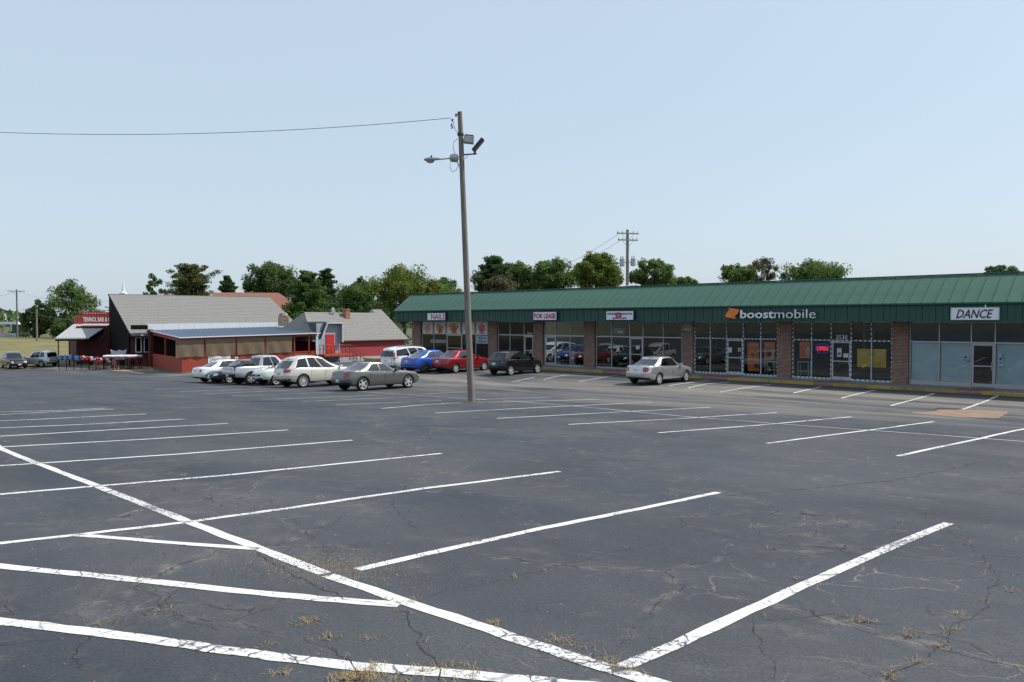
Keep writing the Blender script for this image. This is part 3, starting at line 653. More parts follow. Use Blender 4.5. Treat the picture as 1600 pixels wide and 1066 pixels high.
for i, (px0, px1) in enumerate([(660, 676), (678, 696), (698.5, 719.5), (722, 741.5), (743.5, 761.5)]):
    c1, c2, nm = cols[i]
    poster('%s print in nail shop transom window' % nm, px0, px1, 503.3, 522.3, mat('nail_print%d' % i, (.85, .79, .70), .6, scale=3), .094,
           shapes=[(mat('nail_a%d' % i, c1, .6, col2=c2, scale=3), [(.5 + random.uniform(.22, .46) * math.cos(2 * math.pi * k / 16), .5 + random.uniform(.24, .46) * math.sin(2 * math.pi * k / 16)) for k in range(16)]), (mat('nail_b%d' % i, c2, .6, col2=c1, scale=5), [(.3, .02), (.42, .3), (.36, .62), (.46, .66), (.52, .4), (.6, .7), (.68, .64), (.64, .3), (.8, .02)])])
poster('pale blue board lettered in navy in nail shop window', 743.8, 762, 524.5, 537, mat('board_blue', (.42, .52, .58), .6), .08, [('Walk Ins', M_navy, .2, .9, .55, .88, {}), ('Welcome', M_navy, .15, .95, .12, .45, {})], name='window_board', cat='sign')
poster('pale lavender strip board across nail shop window', 673, 696, 531, 535.5, mat('board_lav', (.42, .40, .50), .6), .08, [('NAIL SALON', M_navy, .1, .9, .2, .8, {})], name='window_board', cat='sign')
# drapes, red chairs and stands inside
M_drape = mat('white_drape', (.82, .83, .88), .8)
def drape(px0, px1, label):
    x0, x1 = S_at(px0, .26), S_at(px1, .26); p = mall_org - U * x0 + V * .26; rows = []
    for z in (0, .6, 1.2, 1.7, 2.1): rows.append([(x * (1 - .25 * math.sin(z * 1.4)), .05 * math.sin(x * 28), z) for x in np.linspace(0, x1 - x0, 14)])
    b = MB(); b.grid(rows); o = b.build('curtain', M_drape); o.location = (*p, Z0 + .05); o.rotation_euler = (0, 0, ROT); tag(o, label, 'curtain')
drape(661, 671, 'white gathered drape at left edge of nail shop window'); drape(725, 733, 'white gathered drape right of nail shop door')
def chair(px, t, label, col):
    x = S_at(px, t); p = mall_org - U * x + V * t; r = thing('salon_chair', label, 'chair', (*p, Z0 + .01), ROT + .4, 'red chairs in the nail shop')
    m = mat('salon_red', (.62, .03, .03), .5)
    b = MB(); b.box(-.3, .3, -.28, .28, .38, .52, .04); b.build('seat', m, r); b = MB(); b.box(-.3, .3, .29, .42, .45, 1.35, .04); b.build('backrest', m, r)
    for s_ in (-1, 1): b = MB(); b.box(s_ * .34 - .04, s_ * .34 + .04, -.25, .25, .5, .72, .02); b.build('armrest', m, r)
    b = MB(); b.tube([(0, 0, 0), (0, 0, .4)], [.24, .06], 12); b.build('pedestal', M_alum, r)
chair(706, .75, 'red salon chair by nail shop door', (.35, .02, .02)); chair(752, .75, 'red salon chair under pale blue window board', (.38, .03, .015)); chair(687, .75, 'red salon chair under lavender strip board', (.30, .02, .03))
def stand(px, t, w_, h_, label, m, name='display_stand', cat='stand'):
    x = S_at(px, t); p = mall_org - U * x + V * t; r = thing(name, label, cat, (*p, Z0 + .008), ROT)
    b = MB(); b.box(-w_ / 2, w_ / 2, -.2, .2, h_ - .05, h_, .012); b.build('top', m, r)
    for sx in (-1, 1):
        for sy in (-1, 1): b = MB(); b.tube([(sx * (w_ / 2 - .05), sy * .16, 0), (sx * (w_ / 2 - .05), sy * .16, h_ - .05)], .02, 6); b.build('leg', m, r)
    b = MB(); b.box(-w_ / 2 + .06, w_ / 2 - .06, -.17, .17, h_ * .4, h_ * .4 + .025); b.build('shelf', m, r)
stand(1257, .55, .7, .95, 'white legged stand under orange poster right of brick pier', M_wht); stand(1205, .55, .7, .9, 'white legged stand under short orange poster', M_wht)
stand(1100, 1.6, 1.3, 1.0, 'brown display counter inside left light strip shop', mat('brown_wood', (.22, .09, .03), .6), 'display_counter', 'counter')
def pedestal(px, t, h_, r_, label, name, cat, prof):
    x = S_at(px, t); p = mall_org - U * x + V * t; b = MB(); rings = [[(r_ * k * math.cos(a), r_ * k * math.sin(a), h_ * z) for a in np.linspace(0, 2 * math.pi, 17)[:-1]] for z, k in prof]
    b.loft(rings, True, True, True); o = b.build(name, M_wht); o.location = (*p, Z0 + .008); tag(o, label, cat)
pedestal(873, .6, .42, .28, 'white flared pot on floor of empty shop window', 'plant_pot', 'pot', [(0, .7), (.3, .6), (.5, .5), (.55, .75), (1, 1), (.98, .85), (.6, .6)])
pedestal(896, .7, 1.05, .24, 'white fluted pedestal column in empty shop window', 'pedestal_column', 'pedestal', [(0, 1), (.08, 1), (.1, .75), (.9, .72), (.92, 1), (1, 1)])
# neon OPEN sign: the one lit thing
x0, z0 = SZ(1274.5, 550, .22); x1, z1 = SZ(1296, 539.5, .22); p = mall_org - U * x0 + V * .22
r = thing('neon_sign', 'lit red and blue neon OPEN sign in dark window', 'sign', (*p, z0), ROT); W, H = x1 - x0, z1 - z0
b = MB(); b.tube([(W / 2 + W * .52 * math.cos(a), 0, H / 2 + H * .72 * math.sin(a)) for a in np.linspace(0, 2 * math.pi, 25)], .018, 6, False); b.build('neon_ring', mat('neon_blue', (.02, .04, .6), .4, emit=.35, var=0), r)
text('lettering', 'OPEN', mat('neon_red', (1.0, .03, .06), .4, emit=1.2, var=0), r, W * .1, W * .9, H * .2, H * .8, -.01, .03, bold=.01)
b = MB(); b.box(-.03 * W, W * 1.03, .03, .06, -.25 * H, H * 1.25, .012); b.build('back_panel', M_dark, r)
# rooftop odds and ends
x, z = SZ(985, 441, 4.0)
p = mall_org - U * x + V * 4.0; r = thing('roof_vent', 'white curved vent pipe on flat mall roof behind ridge', 'vent', (*p, 5.15), ROT)
b = MB(); b.tube([(-.5, 0, 0), (-.5, 0, .6), (-.2, 0, .8), (.5, 0, .85), (.8, 0, .8)], .12, 10); b.build('duct', M_wht, r)
b = MB(); b.box(-.72, -.28, -.22, .22, 0, .1, .02); b.build('flashing', M_alum, r)

# ================================================================ CARS
def smooth_interp(pts):
    xs_ = np.array([p[0] for p in pts]); ys_ = np.array([p[1] for p in pts])
    def f(x):
        i = np.clip(np.searchsorted(xs_, x) - 1, 0, len(xs_) - 2); h = xs_[i + 1] - xs_[i]; t = np.clip((x - xs_[i]) / h, 0, 1)
        d = np.gradient(ys_, xs_)
        return (2 * t**3 - 3 * t**2 + 1) * ys_[i] + (t**3 - 2 * t**2 + t) * h * d[i] + (-2 * t**3 + 3 * t**2) * ys_[i + 1] + (t**3 - t**2) * h * d[i + 1]
    return f
LV = [0, .05, .16, .34, .52, .66, .78, .87, .94, .98, 1.0]
WF = [.90, .945, .975, 1.0, 1.0, .992, .982, .972, .955, .935, .905]
M_tyre = mat('tyre_rubber', (.018, .018, .019), .85); M_rim = mat('alloy_rim', (.72, .72, .73), .35, .6, var=.04); M_hub = mat('brake_dark', (.03, .03, .03), .7, .3); M_trim = mat('black_trim', (.014, .015, .016), .55)
M_cabin = mat('cabin_trim', (.06, .058, .055), .8); M_cgl = glass('car_glass', (.40, .50, .50), 1.4, .03); M_cgd = glass('car_glass_dark', (.08, .10, .105), 1.3, .02)
M_tail = mat('tail_lamp_red', (.36, .012, .018), .2, coat=1, var=.1); M_head = mat('head_lamp', (.62, .64, .66), .15, .3, coat=1); M_plate = mat('licence_plate', (.55, .58, .62), .5); M_chrome = mat('chrome', (.7, .7, .72), .15, 1.0, var=.02)
CARM = {}
def carpaint(name, col, metal=.35):
    return mat('paint_' + name, col, .30, metal, var=.015, scale=2, coat=1.0, spec=.15)

def build_car(cfg):
    g = cfg; L, W, H = g['L'], g['W'], g['H']; wb = g['wb']; r = g['r']; n = g.get('n', 5.5)
    xf, xr = L / 2, L / 2; ax_f = wb / 2 + g.get('shift', 0); ax_r = -wb / 2 + g.get('shift', 0)
    zt = smooth_interp(g['deck']); zb0 = g.get('sill', .24)
    FR = g.get('front', [.955, .975, .99, 1.0, .995, .985, .97, .955, .935, .91, .88]); RR = g.get('rear', [.94, .965, .99, 1.0, 1.0, .985, .975, .97, .965, .955, .935])
    def zb(x): return zb0 + .10 * sstep(abs(x), L / 2 - .75, L / 2)
    def P(th, k):
        c, s_ = math.cos(th), math.sin(th); sx = math.copysign(abs(c) ** (2 / n), c); sy = math.copysign(abs(s_) ** (2 / n), s_)
        wf = np.interp(k, LV, WF); fx = np.interp(k, LV, FR) * xf if c > 0 else np.interp(k, LV, RR) * xr
        x = sx * fx; y = sy * W / 2 * wf; return np.array([x, y, zb(x) + k * (zt(x) - zb(x))])
    def TX(fr): return math.acos(math.copysign(abs(fr) ** (n / 2), fr))
    def TYf(fy): return math.asin(abs(fy) ** (n / 2)) * (1 if fy >= 0 else -1)
    def TYr(fy): return math.pi - TYf(fy)
    ths = sorted(set([round(t, 5) for t in [0] + [TYf(y) for y in (.3, .55, .75, .88, .95)] + [TX(x) for x in np.linspace(.965, -.965, 34)] + [TYr(y) for y in (.95, .88, .75, .55, .3)] + [math.pi]]))
    half = ths; full = half + [2 * math.pi - t for t in half[-2:0:-1]]
    rings = [[P(t, k) for t in full] for k in LV]; N = len(full); h = len(half)
    b = MB(); b.loft([[tuple(p) for p in q] for q in rings], False, False, True)
    # deck and floor caps
    def cap(zk, crown, flip):
        ring = [P(t, zk) for t in half]; cols_ = []
        fr = [1, .8, .5, 0, -.5, -.8, -1]
        for p in ring: cols_.append([(p[0], p[1] * q, p[2] + crown * (1 - q * q)) for q in fr])
        b.grid(cols_)
    cap(1.0, g.get('crown', .035), False); cap(0, 0, True)
    me = b.mesh('body'); bm = bmesh.new(); bm.from_mesh(me); bmesh.ops.remove_doubles(bm, verts=bm.verts, dist=.0008); bmesh.ops.dissolve_degenerate(bm, dist=.0005, edges=bm.edges)
    bmesh.ops.holes_fill(bm, edges=[e for e in bm.edges if e.is_boundary]); bmesh.ops.recalc_face_normals(bm, faces=bm.faces); bm.to_mesh(me); bm.free()
    bo = bpy.data.objects.new('tmp_body', me); C.objects.link(bo)
    cut = MB(); R_ = r * g.get('arch', 1.13)
    for ax in (ax_f, ax_r):
        for sd_ in (-1, 1):
            y0, y1 = sd_ * (W / 2 - .30), sd_ * (W / 2 + .2)
            cut.loft([[(ax + R_ * math.cos(t), yy, r + .01 + R_ * math.sin(t)) for t in np.linspace(0, 2 * math.pi, 33)[:-1]] for yy in (y0, y1)], True, True)
    if g.get('bed'):
        x0, x1, d = g['bed']; cut.box(x0, x1, -W / 2 + .16, W / 2 - .16, zt((x0 + x1) / 2) - d, 3)
    cm = cut.mesh('cut'); bm = bmesh.new(); bm.from_mesh(cm); bmesh.ops.recalc_face_normals(bm, faces=bm.faces); bm.to_mesh(cm); bm.free()
    co = bpy.data.objects.new('tmp_cut', cm); C.objects.link(co)
    md = bo.modifiers.new('b', 'BOOLEAN'); md.object = co; md.operation = 'DIFFERENCE'; md.solver = 'EXACT'
    dg = bpy.context.evaluated_depsgraph_get(); dg.update(); body = bpy.data.meshes.new_from_object(bo.evaluated_get(dg))
    bpy.data.objects.remove(bo); bpy.data.objects.remove(co)
    paint = carpaint(g['color'][0], g['color'][1], g['color'][2] if len(g['color']) > 2 else .35)
    body.materials.clear(); body.materials.append(paint); body.materials.append(M_trim); body.materials.append(M_cabin)
    G = g['gh']   # rear base, front base, rear roof, front roof, belt half width, roof half width, roof z
    for f in body.polygons:
        c = f.center; m = 0
        for ax in (ax_f, ax_r):
            if math.hypot(c.x - ax, c.z - r - .01) < R_ - .0 and abs(c.y) > W / 2 - .31 and abs(c.y) < W / 2 - .02 and abs(f.normal.y) < .6: m = 1
            if math.hypot(c.x - ax, c.z - r - .01) < R_ and abs(abs(c.y) - (W / 2 - .30)) < .01: m = 1
        if c.z < zb(c.x) + .045 * (zt(c.x) - zb(c.x)) and g.get('clad', True): m = 1
        if f.normal.z > .5 and G[0] + .02 < c.x < G[1] - .02 and abs(c.y) < G[4] * .96 and c.z > .6: m = 2
        if g.get('bed') and g['bed'][0] - .01 < c.x < g['bed'][1] + .01 and abs(c.y) < W / 2 - .15 and c.z > .6: m = 1
        f.material_index = m; f.use_smooth = True
    body.set_sharp_from_angle(angle=math.radians(30))
    parts = [('body', body, None, None)]
    # ---- greenhouse
    ng = g.get('ng', 7.0); s_lv = [-.06, .0, .07, .3, .6, .86, .95, 1.0]; xa, xb_, xa2, xb2, wb_, wr, zr = G
    def Q(th, s_):
        c, q = math.cos(th), math.sin(th); sx = math.copysign(abs(c) ** (2 / ng), c); sy = math.copysign(abs(q) ** (2 / ng), q)
        s1 = max(s_, 0) ; cv = s1 + .10 * s1 * (1 - s1)   # slightly bowed
        bx0 = xa + (xa2 - xa) * cv; bx1 = xb_ + (xb2 - xb_) * cv; xc, hl = (bx0 + bx1) / 2, (bx1 - bx0) / 2
        x = xc + sx * hl; wv = wb_ + (wr - wb_) * (s1 ** 1.25); y = sy * wv
        xcr, hlr = (xa2 + xb2) / 2, (xb2 - xa2) / 2; q_ = (x - xcr) / max(hlr, .1)
        ztop = zr - g.get('arc', .05) * min(q_ * q_, 1.6); zz = zt(min(max(x, -L / 2 + .02), L / 2 - .02)) - .03
        return np.array([x, y, zz + (ztop - zz) * s_])
    TXg = lambda fr: math.acos(math.copysign(abs(fr) ** (ng / 2), fr)); TYg = lambda fy: math.asin(fy ** (ng / 2))
    wins = g['win']; wsh = TYg(.90); rsh = math.pi - TYg(g.get('rw', .86))
    brk = [0, wsh * .5, wsh] + [TXg(x) for ab in wins for x in ab[:2]] + [rsh, math.pi - TYg(.5), math.pi]
    extra = [TXg(x) for x in np.linspace(.93, -.93, 15)] + [TYg(.5), TYg(.97), math.pi - TYg(.97)]
    ts = sorted(set(round(t, 5) for t in brk + extra))
    ts = [t for i, t in enumerate(ts) if i == 0 or t - ts[i - 1] > 1e-4]
    bodyf = MB(); 
    glassf = {}
    def win_id(tm, i):
        if not (2 <= i <= 4): return None
        if tm < wsh: return 'windscreen'
        if tm > rsh: return 'rear_window'
        for k, ab in enumerate(wins):
            if TXg(ab[0]) < tm < TXg(ab[1]): return 'side_window%d' % k
        return None
    for sd_ in (1, -1):
        for i in range(len(s_lv) - 1):
            for j in range(len(ts) - 1):
                q = [Q(sd_ * ts[j], s_lv[i]), Q(sd_ * ts[j + 1], s_lv[i]), Q(sd_ * ts[j + 1], s_lv[i + 1]), Q(sd_ * ts[j], s_lv[i + 1])]
                wid = win_id((ts[j] + ts[j + 1]) / 2, i)
                if wid is None: bodyf.add(q, [(0, 1, 2, 3)], True)
                else:
                    key = wid if wid in ('windscreen', 'rear_window') else (wid, sd_)
                    glassf.setdefault(key, MB()).add(q, [(0, 1, 2, 3)], True)
    rows = [[(p[0], p[1] * q, p[2] + g.get('rcrown', .03) * (1 - q * q)) for q in (1, .8, .45, 0, -.45, -.8, -1)] for p in [Q(t, 1.0) for t in ts]]
    bodyf.grid(rows)
    def clean(mb, nm, ang=35):
        me_ = mb.mesh(nm); bm_ = bmesh.new(); bm_.from_mesh(me_); bmesh.ops.remove_doubles(bm_, verts=bm_.verts, dist=.0008); bmesh.ops.recalc_face_normals(bm_, faces=bm_.faces)
        bm_.to_mesh(me_); bm_.free(); me_.set_sharp_from_angle(angle=math.radians(ang)); return me_
    parts.append(('cabin', clean(bodyf, 'cabin'), paint, None))
    for k, mb in glassf.items():
        nm = k if isinstance(k, str) else 'side_window'
        dark = g.get('dark_rear', False) and (k == 'rear_window' or (not isinstance(k, str) and k[0] != 'side_window0'))
        parts.append((nm, clean(mb, nm), M_cgd if dark else M_cgl, None))
    # ---- surface patches
    def patch_(nm, t0, t1, k0, k1, material, off=.006, nt_=8, nk=4, parent=None, kf=None, P=P):
        b_ = MB(); rows_ = []
        for i in range(nk + 1):
            row = []
            for j in range(nt_ + 1):
                t = t0 + (t1 - t0) * j / nt_; k = k0 + (k1 - k0) * i / nk
                if kf: k = kf(j / nt_, i / nk, k)
                k = min(max(k, 0.001), .999); p = P(t, k); dt = P(t + .004, k) - P(t - .004, k); dk = P(t, min(k + .004, 1)) - P(t, k - .004); nn = np.cross(dt, dk); nn /= (np.linalg.norm(nn) or 1)
                if nn[0] * p[0] / L + nn[1] * p[1] / W < 0: nn = -nn
                row.append((p, nn))
            rows_.append(row)
        b_.grid([[tuple(p + nn * off) for p, nn in row] for row in rows_])
        ring = rows_[0] + [rw_[-1] for rw_ in rows_[1:]] + rows_[-1][-2::-1] + [rw_[0] for rw_ in rows_[-2:0:-1]]
        b_.loft([[tuple(p + nn * off) for p, nn in ring], [tuple(p - nn * .012) for p, nn in ring]])
        parts.append((nm, clean(b_, nm), material, parent)); return len(parts) - 1
    for sd_ in (1, -1):
        for k, ab in enumerate(g['doors']):
            t0, t1 = TX(ab[0] / (L / 2)), TX(ab[1] / (L / 2))
            patch_('door_gap', sd_ * (t0 - .0), sd_ * t1, .06, .985, M_trim, .0015, 10, 6)
            gap = .009 / (L / 2)
            di = patch_('door', sd_ * TX((ab[0] - .012) / (L / 2)), sd_ * TX((ab[1] + .012) / (L / 2)), .075, .975, paint, .005, 10, 8)
            hp = P(sd_ * TX((ab[1] + .16) / (L / 2)), .80); b_ = MB(); b_.box(hp[0] - .09, hp[0] + .09, hp[1] - .025, hp[1] + .025, hp[2] - .016, hp[2] + .016, .008); parts.append(('handle', b_.mesh('handle'), g.get('handle', paint), di))
        tl = g['tail']; patch_('tail_light', sd_ * TYr(tl[0]), sd_ * TX(tl[1]), tl[2], tl[3], M_tail, .012, 10, 6, kf=(lambda a, c_, k: k) if g.get('sq') else lambda a, c_, k: (tl[2] + tl[3]) / 2 + (k - (tl[2] + tl[3]) / 2) * (.45 + .55 * math.sin(math.pi * min(1, .12 + a * .95)) ** .6))
        if g.get('tail_hi'): patch_('tail_light', sd_ * (math.pi - TYg(.90)), sd_ * TXg(-.965), .0, .62, M_tail, .012, 6, 5, P=Q)
        hl = g['head']; patch_('headlight', sd_ * TYf(hl[0]), sd_ * TX(hl[1]), hl[2], hl[3], M_head, .010, 10, 6, kf=lambda a, c_, k: (hl[2] + hl[3]) / 2 + (k - (hl[2] + hl[3]) / 2) * (.5 + .5 * math.sin(math.pi * min(1, .15 + a * .9))))
        mx_ = xb_ - g.get('mir', .42); mb = MB(); my = G[4] + .13; mz = zt(mx_) + .06
        mb.loft([[(mx_ + dx * q, sd_ * (my + dy * q * .9), mz + dz * q) for dx, dy, dz in [(math.cos(t) * .0 + .0, .11 * math.cos(t), .075 * math.sin(t)) for t in np.linspace(0, 2 * math.pi, 13)[:-1]]] if False else [(mx_ + xo, sd_ * my + .11 * q * math.cos(t), mz + .075 * q * math.sin(t)) for t in np.linspace(0, 2 * math.pi, 13)[:-1]] for xo, q in ((-.05, .85), (-.045, 1), (.02, .95), (.07, .7), (.09, .3))], True, True, True)
        mb.box(mx_ - .02, mx_ + .05, min(sd_ * (G[4] - .06), sd_ * my), max(sd_ * (G[4] - .06), sd_ * my), mz - .06, mz - .03); parts.append(('mirror', clean(mb, 'mirror'), g.get('mirror', paint), None))
    gr = g.get('grille', (.62, .42, .72)); patch_('grille', TYf(-gr[0]), TYf(gr[0]), gr[1], gr[2], M_trim, .006, 12, 3)
    patch_('front_intake', TYf(-.7), TYf(.7), .08, .26, M_trim, .005, 12, 2)
    if g.get('emblem', True): p = P(0.0001, (gr[1] + gr[2]) / 2); b_ = MB(); b_.loft([[(p[0] + dx, .075 * math.cos(t), p[2] + .045 * math.sin(t)) for t in np.linspace(0, 2 * math.pi, 11)[:-1]] for dx in (-.02, .022)], True, True); parts.append(('emblem', b_.mesh('emblem'), M_chrome, None))
    patch_('rear_valance', TYr(-.86) - 2 * math.pi if False else math.pi + TYf(.86), math.pi - TYf(.86), .02, g.get('valance', .13), M_trim, .006, 12, 2)
    patch_('bumper_seam', math.pi + TYf(.97), math.pi - TYf(.97), g.get('seam', .50), g.get('seam', .50) + .012, M_trim, .003, 16, 1)
    patch_('trunk_seam', math.pi + TYf(.60), math.pi - TYf(.60), g.get('seam', .5) + .04, .97, M_trim, .0015, 8, 4); patch_('tailgate', math.pi + TYf(.592), math.pi - TYf(.592), g.get('seam', .5) + .05, .965, paint, .004, 10, 6)
    pk = g.get('plate', .68); p = P(math.pi - .0001, pk); b_ = MB(); b_.box(p[0] - .022, p[0] + .03, -.155, .155, p[2] - .078, p[2] + .078, .006); parts.append(('licence_plate', b_.mesh('licence_plate'), M_plate, None))
    if g.get('front_plate', True): p = P(.0001, .30); b_ = MB(); b_.box(p[0] - .03, p[0] + .022, -.155, .155, p[2] - .078, p[2] + .078, .006); parts.append(('licence_plate', b_.mesh('licence_plate'), M_plate, None))
    for a, c in g.get('rails', []):
        for sd_ in (1, -1): b_ = MB(); yy = sd_ * (wr - .10); z_ = zr + .0; b_.tube([(a, yy, z_ - .04), (a + .08, yy, z_ + .035), (c - .08, yy, z_ + .035), (c, yy, z_ - .04)], .018, 6); parts.append(('roof_rail', b_.mesh('roof_rail'), M_trim, None))
    if g.get('spoiler'): z_ = zt(-L / 2 + .1) + .05; b_ = MB(); b_.box(-L / 2 + .06, -L / 2 + .28, -W * .40, W * .40, z_, z_ + .035, .012); parts.append(('spoiler', b_.mesh('spoiler'), paint, None))
    # exhaust / seats
    for sy in (-1, 1):
        b_ = MB(); sx_ = (xb2 + xb_) / 2 - .95; b_.box(sx_ - .1, sx_ + .12, sy * .36 - .24, sy * .36 + .24, zt(0) - .25, zt(0) + .22, .05); b_.box(sx_ - .08, sx_ + .02, sy * .36 - .13, sy * .36 + .13, zt(0) + .24, zt(0) + .40, .04); parts.append(('seat', b_.mesh('seat'), M_cabin, None))
    b_ = MB(); sx_ -= .95; b_.box(sx_ - .12, sx_ + .1, -.62, .62, zt(0) - .25, zt(0) + .2, .05); parts.append(('rear_seat', b_.mesh('rear_seat'), M_cabin, None))
    # wheels
    tw = g.get('tw', .22); hub = MB(); tyre = MB(); rim = MB(); rr = r * g.get('rimf', .66)
    ang = np.linspace(0, 2 * math.pi, 29)[:-1]
    prof = [(rr, -tw / 2 + .02), (rr + .02, -tw / 2), (r - .05, -tw / 2 - .008), (r - .012, -tw / 2 + .02), (r, -tw / 2 + .05), (r, tw / 2 - .05), (r - .012, tw / 2 - .02), (r - .05, tw / 2 + .008), (rr + .02, tw / 2), (rr, tw / 2 - .02)]
    tyre.loft([[(q * math.cos(a), y, q * math.sin(a)) for a in ang] for q, y in prof], False, False, True)
    hub.loft([[(q * math.cos(a), y, q * math.sin(a)) for a in ang] for q, y in ((.02, -.07), (rr * .99, -.07), (rr * .99, .035), (rr * .55, .035), (.02, .04))], True, True)
    rim.loft([[(q * math.cos(a), y, q * math.sin(a)) for a in ang] for q, y in ((rr * .90, tw / 2 - .05), (rr * .93, tw / 2 - .012), (rr * 1.0, tw / 2 - .006), (rr * 1.01, tw / 2 - .03))], False, False, True)
    ns = g.get('spokes', 5); sw = g.get('spw', .17)
    for k in range(ns):
        a = 2 * math.pi * k / ns + .3
        for q0, q1, w0, w1 in ((.08, .95, sw * 1.2, sw),):
            d0 = np.array([math.cos(a), math.sin(a)]); d1 = np.array([-d0[1], d0[0]])
            pts = [d0 * rr * q0 + d1 * rr * w0, d0 * rr * q1 + d1 * rr * w1, d0 * rr * q1 - d1 * rr * w1, d0 * rr * q0 - d1 * rr * w0]
            rim.prism([(p[0], tw / 2 - .06, p[1]) for p in pts], (0, .042, 0))
    rim.loft([[(q * math.cos(a), y, q * math.sin(a)) for a in ang[::2]] for q, y in ((rr * .24, tw / 2 - .06), (rr * .24, tw / 2 - .012), (rr * .12, tw / 2 - .004))], True, True)
    wm = (clean(hub, 'wheel'), clean(tyre, 'tyre', 50), clean(rim, 'rim'))
    track = W / 2 - tw / 2 - .025
    return dict(parts=parts, wheels=[(ax_f, 1), (ax_f, -1), (ax_r, 1), (ax_r, -1)], wm=wm, r=r, track=track, ax=(ax_f, ax_r))

def place_car(cfg, name, label, cat, anchor, wheel, head, group=None, px=None):
    """anchor: ground point below wheel ('rr','fl','fr','rl'); head: heading (x, y)"""
    k = build_car(cfg); h = np.array(head, float); h /= np.linalg.norm(h); lft = np.array([-h[1], h[0]])
    xw = k['ax'][0] if wheel[0] == 'f' else k['ax'][1]; yw = k['track'] if wheel[1] == 'l' else -k['track']
    o = np.array(anchor[:2]) - h * xw - lft * yw
    gz = lambda x, y: float(ground(*(o + h * x + lft * y)))
    zf, zr_, zl, zg = gz(k['ax'][0], 0), gz(k['ax'][1], 0), gz(0, k['track']), gz(0, -k['track'])
    fx = Vector((h[0], h[1], (zf - zr_) / (k['ax'][0] - k['ax'][1]))).normalized(); ly = Vector((lft[0], lft[1], (zl - zg) / (2 * k['track']))).normalized(); up = fx.cross(ly).normalized(); ly = up.cross(fx)
    zc = (zf + zr_) / 2 - fx.z * (k['ax'][0] + k['ax'][1]) / 2
    M = Matrix(((fx.x, ly.x, up.x), (fx.y, ly.y, up.y), (fx.z, ly.z, up.z)))
    root = thing(name, label, cat, (o[0], o[1], zc + .004), 0, group); root.rotation_euler = M.to_euler()
    objs = []
    for nm, me, m_, par in k['parts']:
        ob = link(nm, me, m_, root if par is None else objs[par]); objs.append(ob)
    for ax, sd_ in k['wheels']:
        wh = link('wheel', k['wm'][0], M_hub, root); wh.location = (ax, sd_ * k['track'], k['r']); wh.rotation_euler = (0, random.uniform(0, 2), 0 if sd_ > 0 else math.pi)
        link('tyre', k['wm'][1], M_tyre, wh); link('rim', k['wm'][2], cfg.get('rim', M_rim), wh)
    return root
DK = lambda c: dict(c)
sedan = dict(L=4.80, W=1.80, H=1.49, wb=2.72, r=.325, deck=[(-2.4, .98), (-2.1, 1.03), (-1.35, 1.02), (0, .96), (.95, .95), (1.6, .87), (2.15, .76), (2.4, .66)], gh=(-1.80, 1.14, -.98, .30, .80, .59, 1.47),
             win=[(.70, .07), (.03, -.60)], doors=[(1.0, -.10), (-.11, -1.06)], tail=(.50, -.93, .58, .95), head=(.62, .90, .55, .85), plate=.72, seam=.47, color=('silver', (.55, .55, .54), .75), shift=-.02)
camry = DK(sedan); camry.update(spw=.13, spokes=7)
charger = DK(sedan); charger.update(L=5.08, W=1.89, wb=3.05, r=.365, rimf=.70, deck=[(-2.54, .98), (-2.3, 1.06), (-1.5, 1.06), (0, 1.0), (.9, .985), (1.7, .93), (2.3, .83), (2.54, .72)], gh=(-2.0, 1.02, -1.12, .12, .86, .62, 1.475), win=[(.72, .12), (.06, -.52)],
    doors=[(.95, -.15), (-.16, -1.12)], tail=(.50, -.94, .63, .95), plate=.33, seam=.52, color=('gunmetal', (.155, .158, .145), .55), n=6.2, sq=True, mirror=M_trim, spw=.15, valance=.2)
redc = DK(sedan); redc.update(L=4.6, W=1.78, wb=2.65, color=('red', (.24, .010, .018), .3), r=.315, spokes=6, spw=.16, gh=(-1.72, 1.12, -.95, .30, .79, .59, 1.46), deck=[(-2.3, .96), (-2.05, 1.0), (-1.3, .99), (0, .94), (.95, .94), (1.6, .86), (2.1, .74), (2.3, .64)], tail=(.70, -.96, .66, .92), doors=[(1.0, -.12), (-.13, -1.02)])
bluec = DK(sedan); bluec.update(L=4.87, W=1.85, wb=2.85, color=('blue', (.012, .085, .42), .3), r=.345, rimf=.72, rim=mat('bronze_rim', (.10, .075, .04), .4, .7), gh=(-2.12, 1.18, -1.05, .25, .82, .58, 1.47), tail=(.30, -.955, .72, .90), deck=[(-2.43, 1.0), (-2.2, 1.05), (-1.4, 1.03), (0, .98), (1.0, .96), (1.7, .88), (2.2, .76), (2.43, .66)], seam=.42, win=[(.70, .08), (.04, -.62)], spokes=10, spw=.07)
whites = DK(sedan); whites.update(L=4.85, color=('white', (.78, .78, .77), .0), tail=(.66, -.955, .62, .88))
darks = DK(sedan); darks.update(L=4.7, color=('charcoal', (.035, .038, .042), .4))
suvbase = dict(L=5.12, W=1.99, H=1.82, wb=3.02, r=.385, rimf=.70, deck=[(-2.56, 1.08), (-2.2, 1.14), (-1, 1.13), (0, 1.10), (1.05, 1.09), (1.7, 1.03), (2.3, .92), (2.56, .80)], gh=(-2.44, 1.42, -1.88, .10, .90, .66, 1.81), win=[(.70, .22), (.18, -.26), (-.32, -.76)],
    doors=[(.98, -.06), (-.07, -1.02)], tail=(.45, -.90, .70, .98), head=(.6, .88, .55, .85), plate=.62, seam=.42, color=('champagne', (.66, .63, .56), .35), valance=.22, arc=.17, rw=.80, dark_rear=True, n=5.2, sill=.30, rear=[.93, .96, .99, 1.0, .995, .985, .978, .97, .962, .955, .94], spokes=10, spw=.09, rcrown=.045)
enclave = DK(suvbase)
